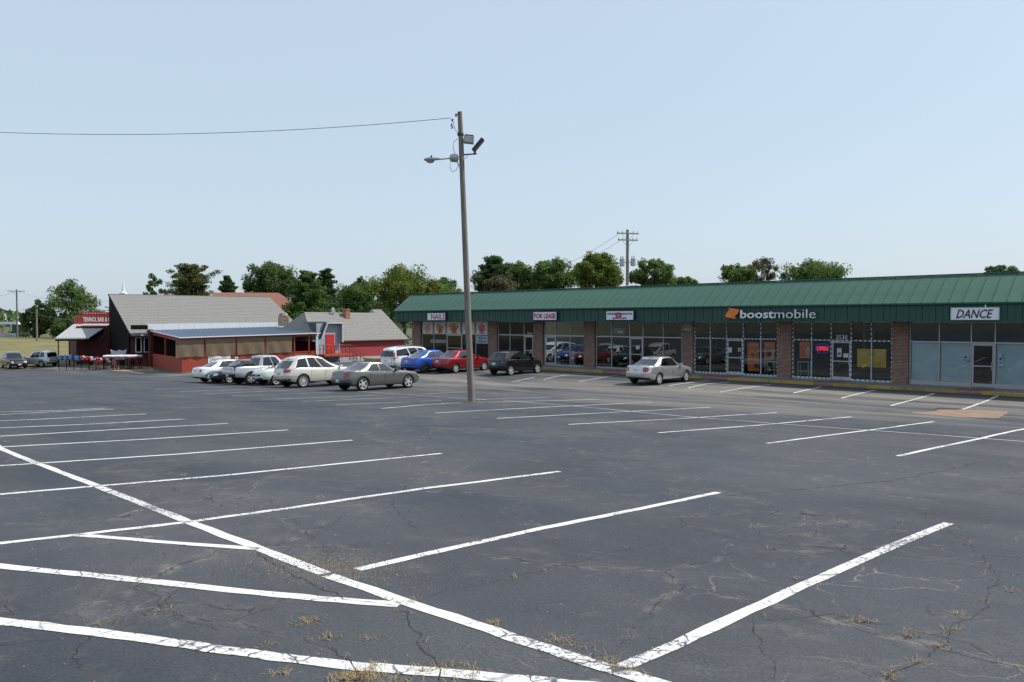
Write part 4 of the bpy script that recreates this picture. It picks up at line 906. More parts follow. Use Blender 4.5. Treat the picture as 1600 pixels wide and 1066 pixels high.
juke = DK(suvbase); juke.update(L=4.4, W=1.80, wb=2.6, r=.34, deck=[(-2.2, 1.02), (-1.9, 1.08), (-1, 1.06), (0, 1.02), (.85, 1.03), (1.5, .99), (2.0, .90), (2.2, .76)], gh=(-2.1, 1.12, -1.7, .25, .82, .62, 1.60), doors=[(.88, -.08), (-.09, -.92)], color=('pearl', (.72, .75, .70), .1), spokes=5, spw=.16, grille=(.55, .5, .75))
hatch = DK(suvbase); hatch.update(L=4.05, W=1.72, wb=2.52, r=.31, H=1.52, deck=[(-2.02, .98), (-1.7, 1.02), (-.9, 1.0), (0, .95), (.95, .94), (1.4, .88), (1.85, .76), (2.02, .64)], gh=(-1.95, 1.12, -1.55, .20, .78, .59, 1.50), win=[(.72, .14), (.08, -.48), (-.55, -.74)], doors=[(.95, -.10), (-.11, -.95)],
    color=('black', (.008, .009, .011), .2), tail=(.70, -.93, .70, .99), seam=.45, spokes=5, spw=.19, sill=.24, arc=.09, rails=[], rimf=.72)
van = DK(suvbase); van.update(L=5.1, W=1.98, wb=3.0, r=.34, H=1.78, deck=[(-2.55, 1.04), (-2.2, 1.08), (-1, 1.06), (0, 1.03), (1.25, 1.02), (1.8, .95), (2.35, .84), (2.55, .72)], gh=(-2.52, 1.62, -2.3, .55, .91, .74, 1.70), win=[(.66, .28), (.24, -.24), (-.28, -.86)], color=('van_white', (.76, .77, .78), .0), tail=(.80, -.955, .62, .998), doors=[(1.35, .28), (.27, -.95)], tail_hi=True, rails=[(-2.0, .4)], seam=.4, sill=.22)
truck = dict(L=5.39, W=1.89, H=1.79, wb=3.24, r=.39, rimf=.64, deck=[(-2.7, 1.14), (-2.3, 1.16), (-.9, 1.15), (0, 1.12), (1.0, 1.12), (1.6, 1.09), (2.3, 1.03), (2.7, .88)], gh=(-.98, 1.22, -.72, .42, .82, .66, 1.78), win=[(.60, -.02), (-.08, -.74)], doors=[(1.02, .02), (.01, -.82)], tail=(.86, -.975, .55, .93), head=(.62, .9, .58, .85), plate=.22, seam=.34,
    color=('truck_silver', (.50, .52, .55), .5), bed=(-2.58, -1.08, .42), n=8.0, sill=.42, rear=[.97, .98, .99, 1, 1, .99, .985, .985, .985, .98, .97], rw=.82, arch=1.18, valance=.3, dark_rear=True, tw=.25, spokes=6, spw=.14, shift=.08, crown=.01)
gx = DK(suvbase); gx.update(L=4.8, W=1.88, wb=2.79, color=('pale_silver', (.55, .57, .60), .5), gh=(-2.28, 1.1, -2.0, .30, .86, .68, 1.86), deck=[(-2.4, 1.12), (-2.1, 1.16), (-1, 1.15), (0, 1.12), (1.0, 1.12), (1.6, 1.08), (2.2, .98), (2.4, .82)], tail=(.72, -.94, .62, .92), rails=[(-1.8, .1)], spokes=6, spw=.14)
bsuv = DK(gx); bsuv.update(color=('black_suv', (.012, .014, .018), .2), rails=[], grille=(.5, .45, .85), head=(.6, .9, .52, .88))

g1 = 'cars parked in the open row'; g2 = 'cars parked nose in at the shops'
place_car(charger, 'parked_car', 'dark grey metallic four door sedan with red full tail lamps', 'car', gp(566, 611), 'rr', V, g1)
place_car(enclave, 'parked_car', 'pearl champagne large SUV with dark rear glass and multi spoke wheels', 'car', gp(473, 606), 'rr', V, g1)
place_car(juke, 'parked_car', 'pale white small SUV facing out between pickup and champagne SUV', 'car', gp(431, 602.5), 'fl', -V, g1)
place_car(truck, 'parked_car', 'silver crew cab pickup truck with open bed', 'truck', gp(392, 601.5), 'rr', V, g1)
place_car(darks, 'parked_car', 'charcoal sedan facing out between white sedan and pickup', 'car', gp(358, 599.5), 'fl', -V, g1)
place_car(whites, 'parked_car', 'white four door sedan parked before red patio wall banner', 'car', gp(320.5, 597), 'rl', V, g1)
place_car(camry, 'parked_car', 'silver four door sedan alone before the two line shop sign', 'car', gp(1028, 601.5), 'rr', V, g2)
place_car(hatch, 'parked_car', 'black five door hatchback nosed in by empty shop', 'car', gp(797, 586.7), 'rr', V, g2)
a_red = gp(711, 583); a_blue = gp(663.8, 583)
place_car(redc, 'parked_car', 'red four door sedan nosed in at nail shop', 'car', a_red, 'rr', V, g2)
place_car(bluec, 'parked_car', 'bright blue sedan with bronze wheels beside red sedan', 'car', a_blue, 'rr', V, g2)
place_car(van, 'parked_car', 'white minivan with tall red tail lamps beside blue sedan', 'car', gp(633, 580.3), 'rr', V, g2)
place_car(bsuv, 'parked_car', 'black SUV facing the lot by grass field', 'car', gp(14.5, 577), 'fr', (.7236, -.6902), 'cars by the grass field')
place_car(gx, 'parked_car', 'pale silver SUV with roof rails beside black SUV', 'car', gp(66, 574), 'rl', (-.93, .36), 'cars by the grass field')

# ================================================================ LIGHT POLE AND WIRES
M_pole = mat('weathered_pole', (.25, .215, .185), .9, col2=(.14, .12, .108), scale=5, bump=.5, stretch=(6, 6, .35)); M_fix = mat('fixture_grey', (.42, .43, .43), .45, .3); M_brz = mat('fixture_bronze', (.05, .04, .035), .5, .3)
base = gp(737, 628); dP = base[1]; top = at(718.5, 175, dP)
pole = thing('light_pole', 'tall leaning wooden light pole with lamp arm and floodlights', 'light pole', base)
PT = lambda px, py, dd=0.0: tuple(at(px, py, dP + dd) - base)
b = MB(); tp = np.array(PT(718.5, 175)); n_ = 14
b.tube([(tp[0] * k, tp[1] * k, -.3 + (tp[2] + .3) * k) for k in np.linspace(0, 1, n_)], list(np.linspace(.145, .098, n_)), 14); b.build('post', M_pole, pole)
b = MB(); b.tube([PT(719.5, 212), PT(719.6, 208.5)], .135, 14); b.build('band', M_brz, pole)
b = MB(); q = PT(713, 248, -.1); b.tube([PT(719, 262, -.12), PT(714, 252, -.12), q], .03, 8); b.tube([PT(703, 247.5, -.1), PT(690, 249, -.1)], .028, 8); arm = b.build('lamp_arm', M_fix, pole)
b = MB(); cx, cy, cz = PT(710, 247, -.1); b.loft([[(cx + xo, cy + k * math.cos(a), cz + k * math.sin(a)) for a in np.linspace(0, 2 * math.pi, 17)[:-1]] for xo, k in ((-.20, .06), (-.17, .13), (-.08, .17), (.05, .175), (.13, .15), (.17, .07))], True, True, True); b.build('ballast_housing', M_fix, pole)
x0, y0, z0 = PT(690, 249, -.1); b = MB(); rings = []
for t, hw, zu, zl in ((0, .04, .03, -.02), (.15, .08, .06, -.03), (.35, .13, .08, -.05), (.55, .15, .085, -.07), (.66, .12, .06, -.06), (.72, .03, .02, -.02)):
    rings.append([(x0 - t, y0 + hw * math.cos(a), z0 - .02 * t + (zu if math.sin(a) > 0 else -zl) * math.sin(a)) for a in np.linspace(0, 2 * math.pi, 15)[:-1]])
b.loft(rings, True, True, True); lh = b.build('lamp_head', M_fix, pole)
b = MB(); b.loft([[(x0 - .46 + k * .17 * math.cos(a), y0 + k * .12 * math.sin(a), z0 + zz) for a in np.linspace(0, 2 * math.pi, 15)[:-1]] for k, zz in ((1, -.06), (.85, -.12), (.5, -.15), (.1, -.16))], True, True, True); b.build('lens', mat('lamp_lens', (.30, .31, .30), .25, var=.1), lh)
b = MB(); b.tube([(x0 - .42, y0, z0 + .08), (x0 - .42, y0, z0 + .15)], .035, 8); b.build('photocell', M_brz, lh)
b = MB(); b.tube([PT(723, 242), PT(745, 240.5)], .03, 8); b.tube([PT(741, 241), PT(742.5, 236)], .045, 8); b.build('bracket', M_brz, pole)
def flood(pa, pb, hh, dd, m_, nm):
    a = Vector(PT(*pa)); c = Vector(PT(*pb)); d = (c - a); L_ = d.length; d.normalize(); up_ = Vector((0, 1, 0)).cross(d).normalized(); M = Matrix(((d.x, 0, up_.x), (d.y, 1, up_.y), (d.z, 0, up_.z))).to_4x4(); M.translation = a
    b = MB(); b.obox(M, 0, L_, -dd, dd, -hh, 0); h1 = b.build('floodlight', m_, pole)
    b = MB(); b.obox(M, .03, L_ - .03, -dd + .03, dd - .03, -hh - .05, -hh - .002); b.build('floodlight_rim', M_brz, h1)
flood((724.5, 223), (740, 224.5), .26, .2, M_fix, 'a'); flood((737.5, 234), (752.5, 216), -.14, .18, M_brz, 'b')
b = MB(); b.tube([PT(715.5, 179), PT(711, 179)], .02, 6); b.tube([PT(712.5, 178), PT(712.5, 182.5)], .035, 8); b.build('insulator', M_brz, pole)
for pts in ([PT(704, 185, -.1), PT(708, 191, -.1), PT(711, 203, -.1), PT(716, 208, -.1)], [PT(715, 217, -.12), PT(709, 222, -.12), PT(708, 232, -.12), PT(711, 240, -.12)], [PT(704, 253, -.12), PT(703, 262, -.12), PT(707, 269, -.12), PT(713, 266, -.12), PT(716, 259, -.12)], [PT(731, 243), PT(728, 247), PT(723, 248)]):
    b = MB(); b.tube(pts, .011, 5); b.build('cable', M_brz, pole)
for p in ((707, 188), (705.5, 195.5), (706.5, 199.5)): b = MB(); q = Vector(PT(*p, -.1)); b.tube([q - Vector((.02, 0, .05)), q + Vector((.02, 0, .05))], .03, 6); b.build('connector', M_brz, pole)
M_wire = mat('wire', (.10, .10, .10), .6)
def wire(a, c, sag, rad, label, n=24):
    a, c = np.array(a), np.array(c); b = MB(); pts = [a + (c - a) * t - np.array([0, 0, sag * 4 * t * (1 - t)]) for t in np.linspace(0, 1, n)]; b.tube([p - a for p in pts], rad, 5); o = b.build('overhead_wire', M_wire); o.location = tuple(a); tag(o, label, 'wire')
wire(at(704, 184.5, dP - .1), at(-260, 190, dP + 3), .62, .012, 'twisted service wire leaving the light pole top')

def utility_pole(px, py0, d, r0, label, arms=(), zb_=None, name='utility_pole', lean=0):
    t = at(px, py0, d); z0_ = float(ground(t[0], t[1])) if zb_ is None else zb_; r = thing(name, label, 'utility pole', (t[0], t[1], z0_)); h_ = t[2] - z0_
    b = MB(); b.tube([(lean * (1 - k), 0, h_ * k - .2 * (1 - k)) for k in np.linspace(0, 1, 9)], list(np.linspace(r0, r0 * .72, 9)), 12); b.build('post', M_pole, r)
    for zf_, w_, ph in arms:
        dx, dy = math.cos(ph), math.sin(ph); zz = h_ - zf_
        M = Matrix.Rotation(ph, 4, 'Z'); M.translation = (0, -r0, zz); b = MB(); b.obox(M, -w_, w_, -.06, .06, -.06, .06); ca = b.build('crossarm', mat('crossarm_wood', (.32, .31, .25), .9), r)
        for k in (-.92, -.5, .5, .92):
            M2 = M.copy(); q = M @ Vector((w_ * k, 0, .06)); b = MB(); b.tube([q, q + Vector((0, 0, .2))], [.045, .03], 8); b.build('insulator', M_fix, ca)
        b = MB()
        for sg in (-1, 1): b.tube([M @ Vector((w_ * .55 * sg, -.02, -.06)), (0, -r0, zz - .75)], .018, 5)
        b.build('brace', M_fix, ca)
    return r, h_
D2 = 79.0
r, h_ = utility_pole(980.5, 359, D2, .19, 'wooden utility pole with two crossarms and grey transformers behind mall', [(.4, 1.15, .25), (1.05, 1.05, .25)], 0.0)
for sx in (-1, 1):
    x_ = sx * .55; zz = zat(416.5 if sx < 0 else 416, D2, 980) - 0; b = MB()
    b.loft([[(x_ + k * math.cos(a), -.12 + k * math.sin(a), zz + q) for a in np.linspace(0, 2 * math.pi, 17)[:-1]] for k, q in ((.2, 0), (.25, .04), (.25, .62), (.27, .64), (.27, .70), (.12, .76))], True, True, True); tr = b.build('transformer', mat('transformer_grey', (.34, .38, .43), .45, .2), r)
    b = MB(); b.tube([(x_ + .08, -.12, zz + .74), (x_ + .08, -.12, zz + 1.02)], [.05, .03], 8); b.tube([(x_ - .1, -.12, zz + .74), (x_ - .14, -.12, zz + .98)], [.05, .03], 8); b.build('bushing', M_brz, tr)
    b = MB(); b.box(min(x_, 0), max(x_, 0), -.05, .02, zz + .35, zz + .43); b.build('hanger', M_fix, tr)
wire(at(966, 366, D2), at(850, 425, D2 + 45), .5, .016, 'upper line running from crossarm toward trees'); wire(at(969, 376, D2), at(856, 430, D2 + 45), .5, .016, 'lower line running from crossarm toward trees')
utility_pole(604, 466, 112, .15, 'far thin utility pole with wide crossarms among trees behind annex', [(.35, 1.7, .1), (1.9, 1.9, .1)])
utility_pole(26, 452, 150, .17, 'tall utility pole beside roadside signs', [(.4, 1.5, .2)]); utility_pole(57, 482.5, 128, .16, 'plain grey service post at field edge')
utility_pole(5.5, 488, 190, .14, 'very thin distant pole at far left roadside')
utility_pole(1194, 418, 100, .10, 'thin grey mast standing before bare topped tree', zb_=0)
wire(at(35, 483, 130), at(117, 500.5, 100), .3, .035, 'white service cable running to the red sign parapet')
wire(at(26, 455, 150), at(193, 468, 105), 1.0, .016, 'thin line from roadside pole to restaurant roof'); wire(at(26, 456, 150), at(-60, 458, 150), .8, .02, 'thin line leaving roadside pole away from restaurant')
wire(at(604, 469, 112), at(455, 471, 112), .4, .022, 'grey line strung between trees above annex roof')

# ================================================================ RESTAURANT
AR = math.radians(54); RD = np.array([math.sin(AR), math.cos(AR)]); ND = np.array([-math.cos(AR), math.sin(AR)]); RZ = math.atan2(RD[1], RD[0])
corner = gp(284, 582.5); D0 = corner[1]; GZ = corner[2]
M_redw = mat('red_board', (.37, .062, .032), .75, var=.15, scale=3, stretch=(1, 1, 4)); M_redd = mat('dark_shaded_red_board', (.105, .020, .020), .8, var=.15, scale=2)  # porch shade on the lodge and wing walls is put into the darker red
M_shing = mat('grey_shingle', (.25, .24, .225), .92, col2=(.15, .147, .142), scale=9, bump=.35, detail=6); M_wtrim = mat('white_trim', (.74, .76, .78), .5, var=.04); M_blackw = mat('black_stain', (.009, .009, .009), .9, spec=.1)
M_blue = mat('blue_metal_roof', (.085, .13, .20), .4, .35, var=.1, scale=1); M_curt = mat('brown_shade_cloth', (.19, .135, .09), .9, var=.12, scale=4, stretch=(3, 3, .4))
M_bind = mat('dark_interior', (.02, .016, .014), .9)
def lp(P, px, D=RD): return online(P, D, px)
patio = thing('patio_building', 'red board patio with blue metal shed roof and brown shade curtains', 'building', (corner[0], corner[1], GZ), RZ)
Lp = lp(corner[:2], 495); Pd = -lp(corner[:2], 236, -ND)
Pd = abs(online(corner[:2], ND, 236)); zEl = zat(527.6, D0) - GZ; Pe = corner[:2] + RD * Lp; zEr = zat(520.5, Pe[1]) - GZ
Zr = lambda x: zEl + (zEr - zEl) * x / Lp
rise = zat(516.5, D0 + Pd * .8) - GZ - zEl
def ppx(px): return lp(corner[:2], px)
hw = 1.42
# half wall boards
nb = int(Lp / .30)
for i in range(nb):
    x0 = i * Lp / nb; b = MB(); zz = hw + (Zr(x0) - zEl); b.box(x0 + .004, x0 + Lp / nb - .004, random.uniform(-.008, .0), .06, -.4, zz); b.build('wall_board', M_redw, patio)
b = MB(); b.prism([(0, -.03, hw + .005), (Lp, -.03, hw + zEr - zEl + .005), (Lp, -.03, hw + .09 + zEr - zEl), (0, -.03, hw + .09)], (0, .12, 0)); b.build('rail_cap', M_redw, patio)
b = MB(); b.box(-.05, .02, .02, Pd, -.6, hw + .02); b.build('end_wall_board', M_redw, patio)
for y in np.linspace(.02, Pd - .1, 3):
    b = MB(); b.box(-.06, .07, y, y + .13, hw, zEl + rise * y / Pd - .05); b.build('post', M_redw, patio)
b = MB(); b.prism([(-.055, 0, zEl - .42), (-.055, Pd, zEl + rise - .42), (-.055, Pd, zEl + rise - .02), (-.055, 0, zEl - .02)], (.06, 0, 0)); b.build('end_header', M_redw, patio)
for a, c in zip([272, 320, 369, 414, 459, 482, 493.5], [0] * 7):
    x = ppx(a); x = min(max(x, 0), Lp - .1); b = MB(); b.box(x, x + .12, -.05, .08, -.3 if a in (272,) else hw, Zr(x) - .1); b.build('post', M_redw if a < 490 else M_wtrim, patio)
b = MB(); b.prism([(0, -.04, zEl - .30), (Lp, -.04, zEr - .30), (Lp, -.04, zEr - .03), (0, -.04, zEl - .03)], (0, .08, 0)); b.build('header_beam', M_redw, patio)
for px0, px1, bow in ((274, 318.5, .0), (321.5, 367.5, .0), (370.5, 412.5, .04), (415.5, 456, .02)):
    x0, x1 = ppx(px0), ppx(px1); rows = []
    for k in np.linspace(0, 1, 8): rows.append([(x + bow * (1 - k) * math.sin(x), -.10 - .06 * math.sin(x * 5 + k * 2) * (1 - k) * .6, (hw + .02) + (Zr(x) - .22 - hw - .02) * k + .04 * (1 - k) * math.sin((x - x0) / (x1 - x0) * 3.14) + (Zr(x) - zEl) * (1 - k)) for x in np.linspace(x0, x1, 26)])
    b = MB(); b.grid(rows); b.build('shade_curtain', M_curt, patio)
# metal roof pans
np_ = int((Lp + .5) / .45)
for i in range(np_):
    xa_, xb_ = -.25 + i * (Lp + .5) / np_, -.25 + (i + 1) * (Lp + .5) / np_
    rows = []
    for y, dz_ in ((-.3, 0), (Pd, rise)):
        rows.append([(x, y, Zr(x) + dz_ + h) for x, h in ((xa_ + .003, .03), (xa_ + .36, .03), (xa_ + .375, .065), (xa_ + .41, .065), (xb_ - .004, .03))])
    b = MB(); b.grid(rows, False); b.build('roof_panel', M_blue, patio, fix=False)
b = MB(); b.prism([(-.27, -.34, zEl - .06), (Lp + .27, -.34, zEr - .06), (Lp + .27, -.34, zEr + .045), (-.27, -.34, zEl + .045)], (0, .06, 0)); b.build('eave_trim', M_wtrim, patio)
b = MB(); b.prism([(-.28, -.30, zEl - .05), (-.28, Pd, zEl + rise - .05), (-.28, Pd, zEl + rise + .06), (-.28, -.30, zEl + .05)], (.05, 0, 0)); b.build('rake_trim', M_wtrim, patio)
b = MB(); b.box(Lp - .1, Lp - .02, -.42, -.34, -.8, zEr - .05); b.build('downspout', M_wtrim, patio)
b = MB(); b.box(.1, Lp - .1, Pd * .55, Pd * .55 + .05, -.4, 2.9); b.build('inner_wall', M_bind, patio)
# parapet band behind the patio roof
x0, x1 = lp(corner[:2] + ND * Pd, 229), lp(corner[:2] + ND * Pd, 461.5)
q0 = corner[:2] + ND * Pd + RD * x0; zt0 = zat(506.3, q0[1]) - GZ; q1 = corner[:2] + ND * Pd + RD * x1; zt1 = zat(503.3, q1[1]) - GZ; zbm = min(zEl, zEr) + rise - .3
for i in range(10):
    a, c = x0 + (x1 - x0) * i / 10, x0 + (x1 - x0) * (i + 1) / 10; za, zc_ = zt0 + (zt1 - zt0) * i / 10, zt0 + (zt1 - zt0) * (i + 1) / 10
    b = MB(); b.prism([(a + .008, Pd + .02, zbm), (c - .008, Pd + .02, zbm), (c - .008, Pd + .02, zc_), (a + .008, Pd + .02, za)], (0, .25, 0)); b.build('parapet_panel', M_wtrim, patio)
for px, py in ((222.5, 0), (268, 0), (318, 0), (386, 499)):
    x = lp(corner[:2] + ND * (Pd + .3), px); zz = zt0 + (zt1 - zt0) * (x - x0) / (x1 - x0); b = MB(); b.tube([(x, Pd + .3, zz - .6), (x, Pd + .3, zz + (.55 if py else .15))], .06, 7); b.build('vent_pipe', M_fix, patio)
# banner and notice on the half wall
p = corner[:2] + RD * ppx(324.5); xw = ppx(359.5) - ppx(324.5); r = thing('wall_banner', 'white vinyl banner with red lettering on red patio wall', 'banner', (*(p - ND * .06), GZ + .38 + Zr(ppx(340)) - zEl), RZ)
rows = [[(x, .02 * math.sin(x * 4 + z * 2), z) for x in np.linspace(0, xw, 12)] for z in np.linspace(0, 1.05, 5)]; b = MB(); b.grid(rows); b.build('sheet', M_wtrim, r)
mr = mat('banner_print', (.50, .12, .16), .6); text('lettering', 'BANQUET', mr, r, xw * .17, xw * .82, .56, .84, -.05, .01, bold=.01); text('lettering', 'FACILITY', mr, r, xw * .17, xw * .82, .16, .44, -.05, .01, bold=.01)
p = corner[:2] + RD * ppx(366.5); r = thing('wall_notice', 'small white parking notice beside red letter banner', 'notice', (*(p - ND * .07), GZ + .75 + Zr(ppx(366)) - zEl), RZ); b = MB(); b.box(0, .32, 0, .02, 0, .52, .005); b.build('board', M_wtrim, r); text('lettering', 'NO', M_navy, r, .06, .26, .28, .44, -.002, .008); text('lettering', 'PARKING', mr, r, .04, .28, .1, .2, -.002, .008)

# main lodge with long shingle roof
A0 = corner[:2] + ND * Pd; sL = lp(A0, 206); eL = A0 + RD * sL; zeave = zat(524.5, eL[1])
wN = online(eL, ND, 172.0); rL = eL + ND * wN; zridge = zat(460, rL[1]); Lm = lp(rL, 421.5)
lodge = thing('lodge_building', 'red lodge with long grey shingle gable roof and black gable end', 'building', (*eL, float(ground(*eL))), RZ); gz = float(ground(*eL)); ze, zr_ = zeave - gz, zridge - gz
def roofslope(root, x0, x1, ya, za, yb, zb_, courses, name, m_, wpan=2.2, zr1=None):
    """shingle courses as real steps"""
    for i in range(courses):
        t0, t1 = i / courses, (i + 1.06) / courses; y0, y1 = ya + (yb - ya) * t0, ya + (yb - ya) * min(t1, 1); z0, z1 = za + (zb_ - za) * t0, za + (zb_ - za) * min(t1, 1)
        nseg = 14; rows = [[], [], []]
        for k in range(nseg + 1):
            x = x0 + (x1 - x0) * k / nseg; j = random.uniform(-.008, .008)
            rows[0].append((x, y0, z0 - .01)); rows[1].append((x, y0, z0 + .03 + j)); rows[2].append((x, y1, z1 + .005 + j))
        b = MB(); b.grid(rows, False); b.build(name, m_, root, fix=False)
ov = .25
roofslope(lodge, -.1, Lm, -ov, ze - .05, wN, zr_, 26, 'shingle_course', M_shing)
b = MB(); b.prism([(0, -.2, ze - .12), (0, wN, zr_ - .06), (0, wN + .02, ze - .12)], (Lm - .1, 0, 0)); b.build('roof_deck', M_blackw, lodge)
b = MB(); b.prism([(-.02, .0, ze - .16), (-.02, wN, zr_ - .1), (-.02, wN + .04, zr_ - .1), (-.02, wN + .04, 1.2), (-.02, 1.35, 1.2), (-.02, 1.25, ze - .16)], (-.05, 0, 0)); b.build('gable_end', M_blackw, lodge)
b = MB(); b.box(.1, Lm - .2, 1.3, wN + .01, -.6, ze - .13); b.build('wall', M_redd, lodge)
b = MB(); b.box(-.1, Lm, wN - .12, wN + .12, zr_ - .01, zr_ + .045, .01); b.build('ridge_cap', M_shing, lodge)
b = MB(); b.prism([(-.16, -ov - .02, ze - .2), (-.16, wN, zr_ - .14), (-.16, wN, zr_ + .05), (-.16, -ov - .02, ze + .0)], (.06, 0, 0)); b.build('rake_board', M_blackw, lodge)
for px in (220, 233.5):      # white window frames in the porch wall
    x = lp(eL, px - 5) ; x1 = lp(eL, px + 5); b = MB(); z0, z1 = zat(552, eL[1]) - gz, zat(527.5, eL[1]) - gz
    for q in ((x, x + .1, z0, z1), (x1 - .1, x1, z0, z1), (x + .1, x1 - .1, z0, z0 + .1), (x + .1, x1 - .1, z1 - .1, z1)): b.box(q[0], q[1], 1.24, 1.3, q[2], q[3])
    wf_ = b.build('window_frame', M_wtrim, lodge); b = MB(); b.box(x + .1, x1 - .1, 1.27, 1.31, z0 + .1, z1 - .1); b.build('window_pane', M_cgd, wf_)
b = MB(); xb = lp(eL, 209); xc = lp(eL, 232); zb1, zb2 = zat(515, eL[1]) - gz, zat(508, eL[1]) - gz; b.box(lp(eL - ND * 1.2, 208.5), lp(eL - ND * 1.2, 231), -1.3, .2, zb1, zb2); b.build('porch_canopy', M_blackw, lodge)
b = MB(); b.box(lp(eL, 231), lp(eL, 236), -1.0, .0, -.6, zb1); b.build('porch_corner', M_redd, lodge)
# sign parapet and porch roof on the far side of the gable
B0 = rL + ND * (wN * .15); wingD = rL[1]
s0 = lp(B0, 118, RD); wg = thing('sign_wing', 'red parapet wing with white bar and grill lettering and pale porch roof', 'building', (*B0, float(ground(*B0))), RZ); gw = float(ground(*B0))
xa_, xm_, xz_ = lp(B0, 118), lp(B0, 128.5), lp(B0, 172); Dm = (B0 + RD * xm_)[1]
z_lo, z_hi, z_h2 = zat(507.5, Dm) - gw, zat(487.5, Dm) - gw, zat(494.5, Dm) - gw
M_sred = mat('sign_box_red', (.30, .03, .03), .55, var=.1, scale=2)
b = MB(); b.box(xm_, xz_, 0, .3, z_lo, z_hi, .03); pbx = b.build('sign_box', M_sred, wg)
b = MB(); b.box(xa_, xm_ - .01, .02, .9, z_lo - .5, z_h2, .03); b.build('parapet_end', M_sred, wg)
b = MB(); b.box(xm_ + .05, xz_, -.05, .0, z_lo + .02, z_lo + .12); b.build('sign_sill', M_wtrim, wg)
text('lettering', 'TENNOL BAR & GRILL', M_wtrim, wg, xm_ + .1, xm_ + .1 + (xz_ - xm_) * 1.22, z_lo + .36, z_lo + .92, -.004, .03, bold=.02)
for k in range(9): b = MB(); q = xm_ + .3 + k * (xz_ - xm_ - .5) / 9; b.tube([(q, -.05, z_hi - .18), (q, .01, z_hi - .18)], .05, 7); b.build('sign_bulb', M_wtrim, wg)
b = MB(); b.box(xa_ + .1, xz_ + 2, .35, 6, -.8, z_lo - .0); b.build('wall', M_redd, wg)
zpo = zat(529, (B0 - ND * 4)[1]) - gw; zpi = z_lo - .06; pd_ = 4.6
xl0 = lp(B0 - ND * pd_, 86); xl1 = lp(B0 - ND * pd_, 121)
b = MB(); b.prism([(xl0, -pd_, zpo), (xz_ - .3, -pd_ * .1, zpi), (xa_ + .0, -.02, zpi)] if False else [(xl0, -pd_, zpo), (xl1 + 1.2, -pd_, zpo), (xz_, -.02, zpi), (xa_ - .2, -.02, zpi)], (0, 0, .14)); b.build('porch_roof', mat('pale_roof', (.36, .37, .38), .7), wg)
b = MB(); b.prism([(xl0, -pd_ - .03, zpo - .22), (xl1 + 1.2, -pd_ - .03, zpo - .22), (xl1 + 1.2, -pd_ - .03, zpo - .003), (xl0, -pd_ - .03, zpo - .003)], (0, .05, 0)); b.build('porch_fascia', M_blackw, wg)
b = MB(); b.prism([(xl1 + 1.21, -pd_, zpo - .22), (xl1 + 1.21, -pd_, zpo + .13), (xz_ + .01, -.02, zpi + .13), (xz_ + .01, -.02, zpi - .3)], (.08, 0, 0)); b.build('porch_side', M_blackw, wg)
for px in (91, 108):
    x = lp(B0 - ND * (pd_ - .2), px); b = MB(); b.tube([(x, -pd_ + .2, -1.2), (x, -pd_ + .2, zpo - .1)], .06, 8); b.build('porch_post', M_blackw, wg)
b = MB(); b.box(lp(B0 - ND * 1.5, 119.5), xz_, -1.5, -1.3, -1.2, zpi - .1); b.build('front_wall', M_redd, wg)
# hanging flag
fp = at(163, 519, (B0 - ND * 2)[1]); r = thing('hanging_flag', 'small striped flag hanging on a tilted staff at the porch', 'flag', fp, RZ)
b = MB(); b.tube([(-.5, 0, -1.6), (.15, 0, .1)], .03, 6); b.build('staff', M_brz, r)
for k in range(7):
    rows = [[(.1 - .12 * j - (k / 7) * (.12 * j) * .9, -.05 + .05 * math.sin(j * 1.3), -.1 - .33 * j * (.55 + .45 * k / 7) - (.0)) for j in range(5)] for k in (k, k + 1)]
    b = MB(); b.grid([[(x + .1 * q, y, z) for x, y, z in rr_] for q, rr_ in zip((0, .0), rows)]); b.build('stripe', M_redd if k % 2 else M_wtrim, r)
b = MB(); b.add([(.12, -.06, -.05), (-.2, -.06, -.75), (.0, -.06, -.8), (.2, -.06, -.2)], [(0, 1, 2, 3)]); b.build('canton', M_navy, r)
# annex with dormer
DA = 88.0; A2 = math.radians(40); R2 = np.array([math.sin(A2), math.cos(A2)]); N2 = np.array([-math.cos(A2), math.sin(A2)]); RZ2 = math.atan2(R2[1], R2[0])
P2 = at(536, 533, DA)[:2]; g2z = float(ground(*P2)); x_end = lp(P2, 632, R2); annex = thing('annex_building', 'red painted brick annex with grey shingle roof and white foundation', 'building', (*P2, g2z), RZ2)
zea = zat(531.5, DA) - g2z; wn2 = abs(online(P2 + R2 * x_end, N2, 612)); zrg = zat(488.5, DA + 5) - g2z; Wn = 4.1; xst = lp(P2 + N2 * Wn, 476, R2)
M_rbk = brickmat('red_painted_brick', (.50, .062, .075), (.44, .052, .065), (.38, .06, .065)); M_grey = mat('pale_grey_wall', (.38, .42, .45), .8)
zfo = zat(558.5, DA) - g2z
b = MB(); b.box(xst, x_end, 0, Wn * 2, zfo + .002, zea - .02); b.build('brick_wall', M_rbk, annex)
b = MB(); b.box(xst - .02, x_end + .02, -.03, Wn * 2, -1.0, zfo); b.build('foundation', M_grey, annex)
roofslope(annex, xst, x_end + .45, -.28, zea - .06, Wn, zrg, 18, 'shingle_course', M_shing); roofslope(annex, xst, x_end + .45, 2 * Wn + .5, zea - .06, Wn, zrg, 6, 'rear_shingle_course', M_shing)
b = MB(); b.prism([(xst, -.24, zea - .10), (xst, Wn, zrg - .05), (xst, 2 * Wn + .4, zea - .12)], (x_end + .4 - xst, 0, 0)); b.build('roof_deck', M_grey, annex)
b = MB(); b.box(xst, x_end + .45, -.36, -.27, zea - .16, zea - .05); b.build('gutter', mat('brown_gutter', (.10, .06, .05), .6), annex)
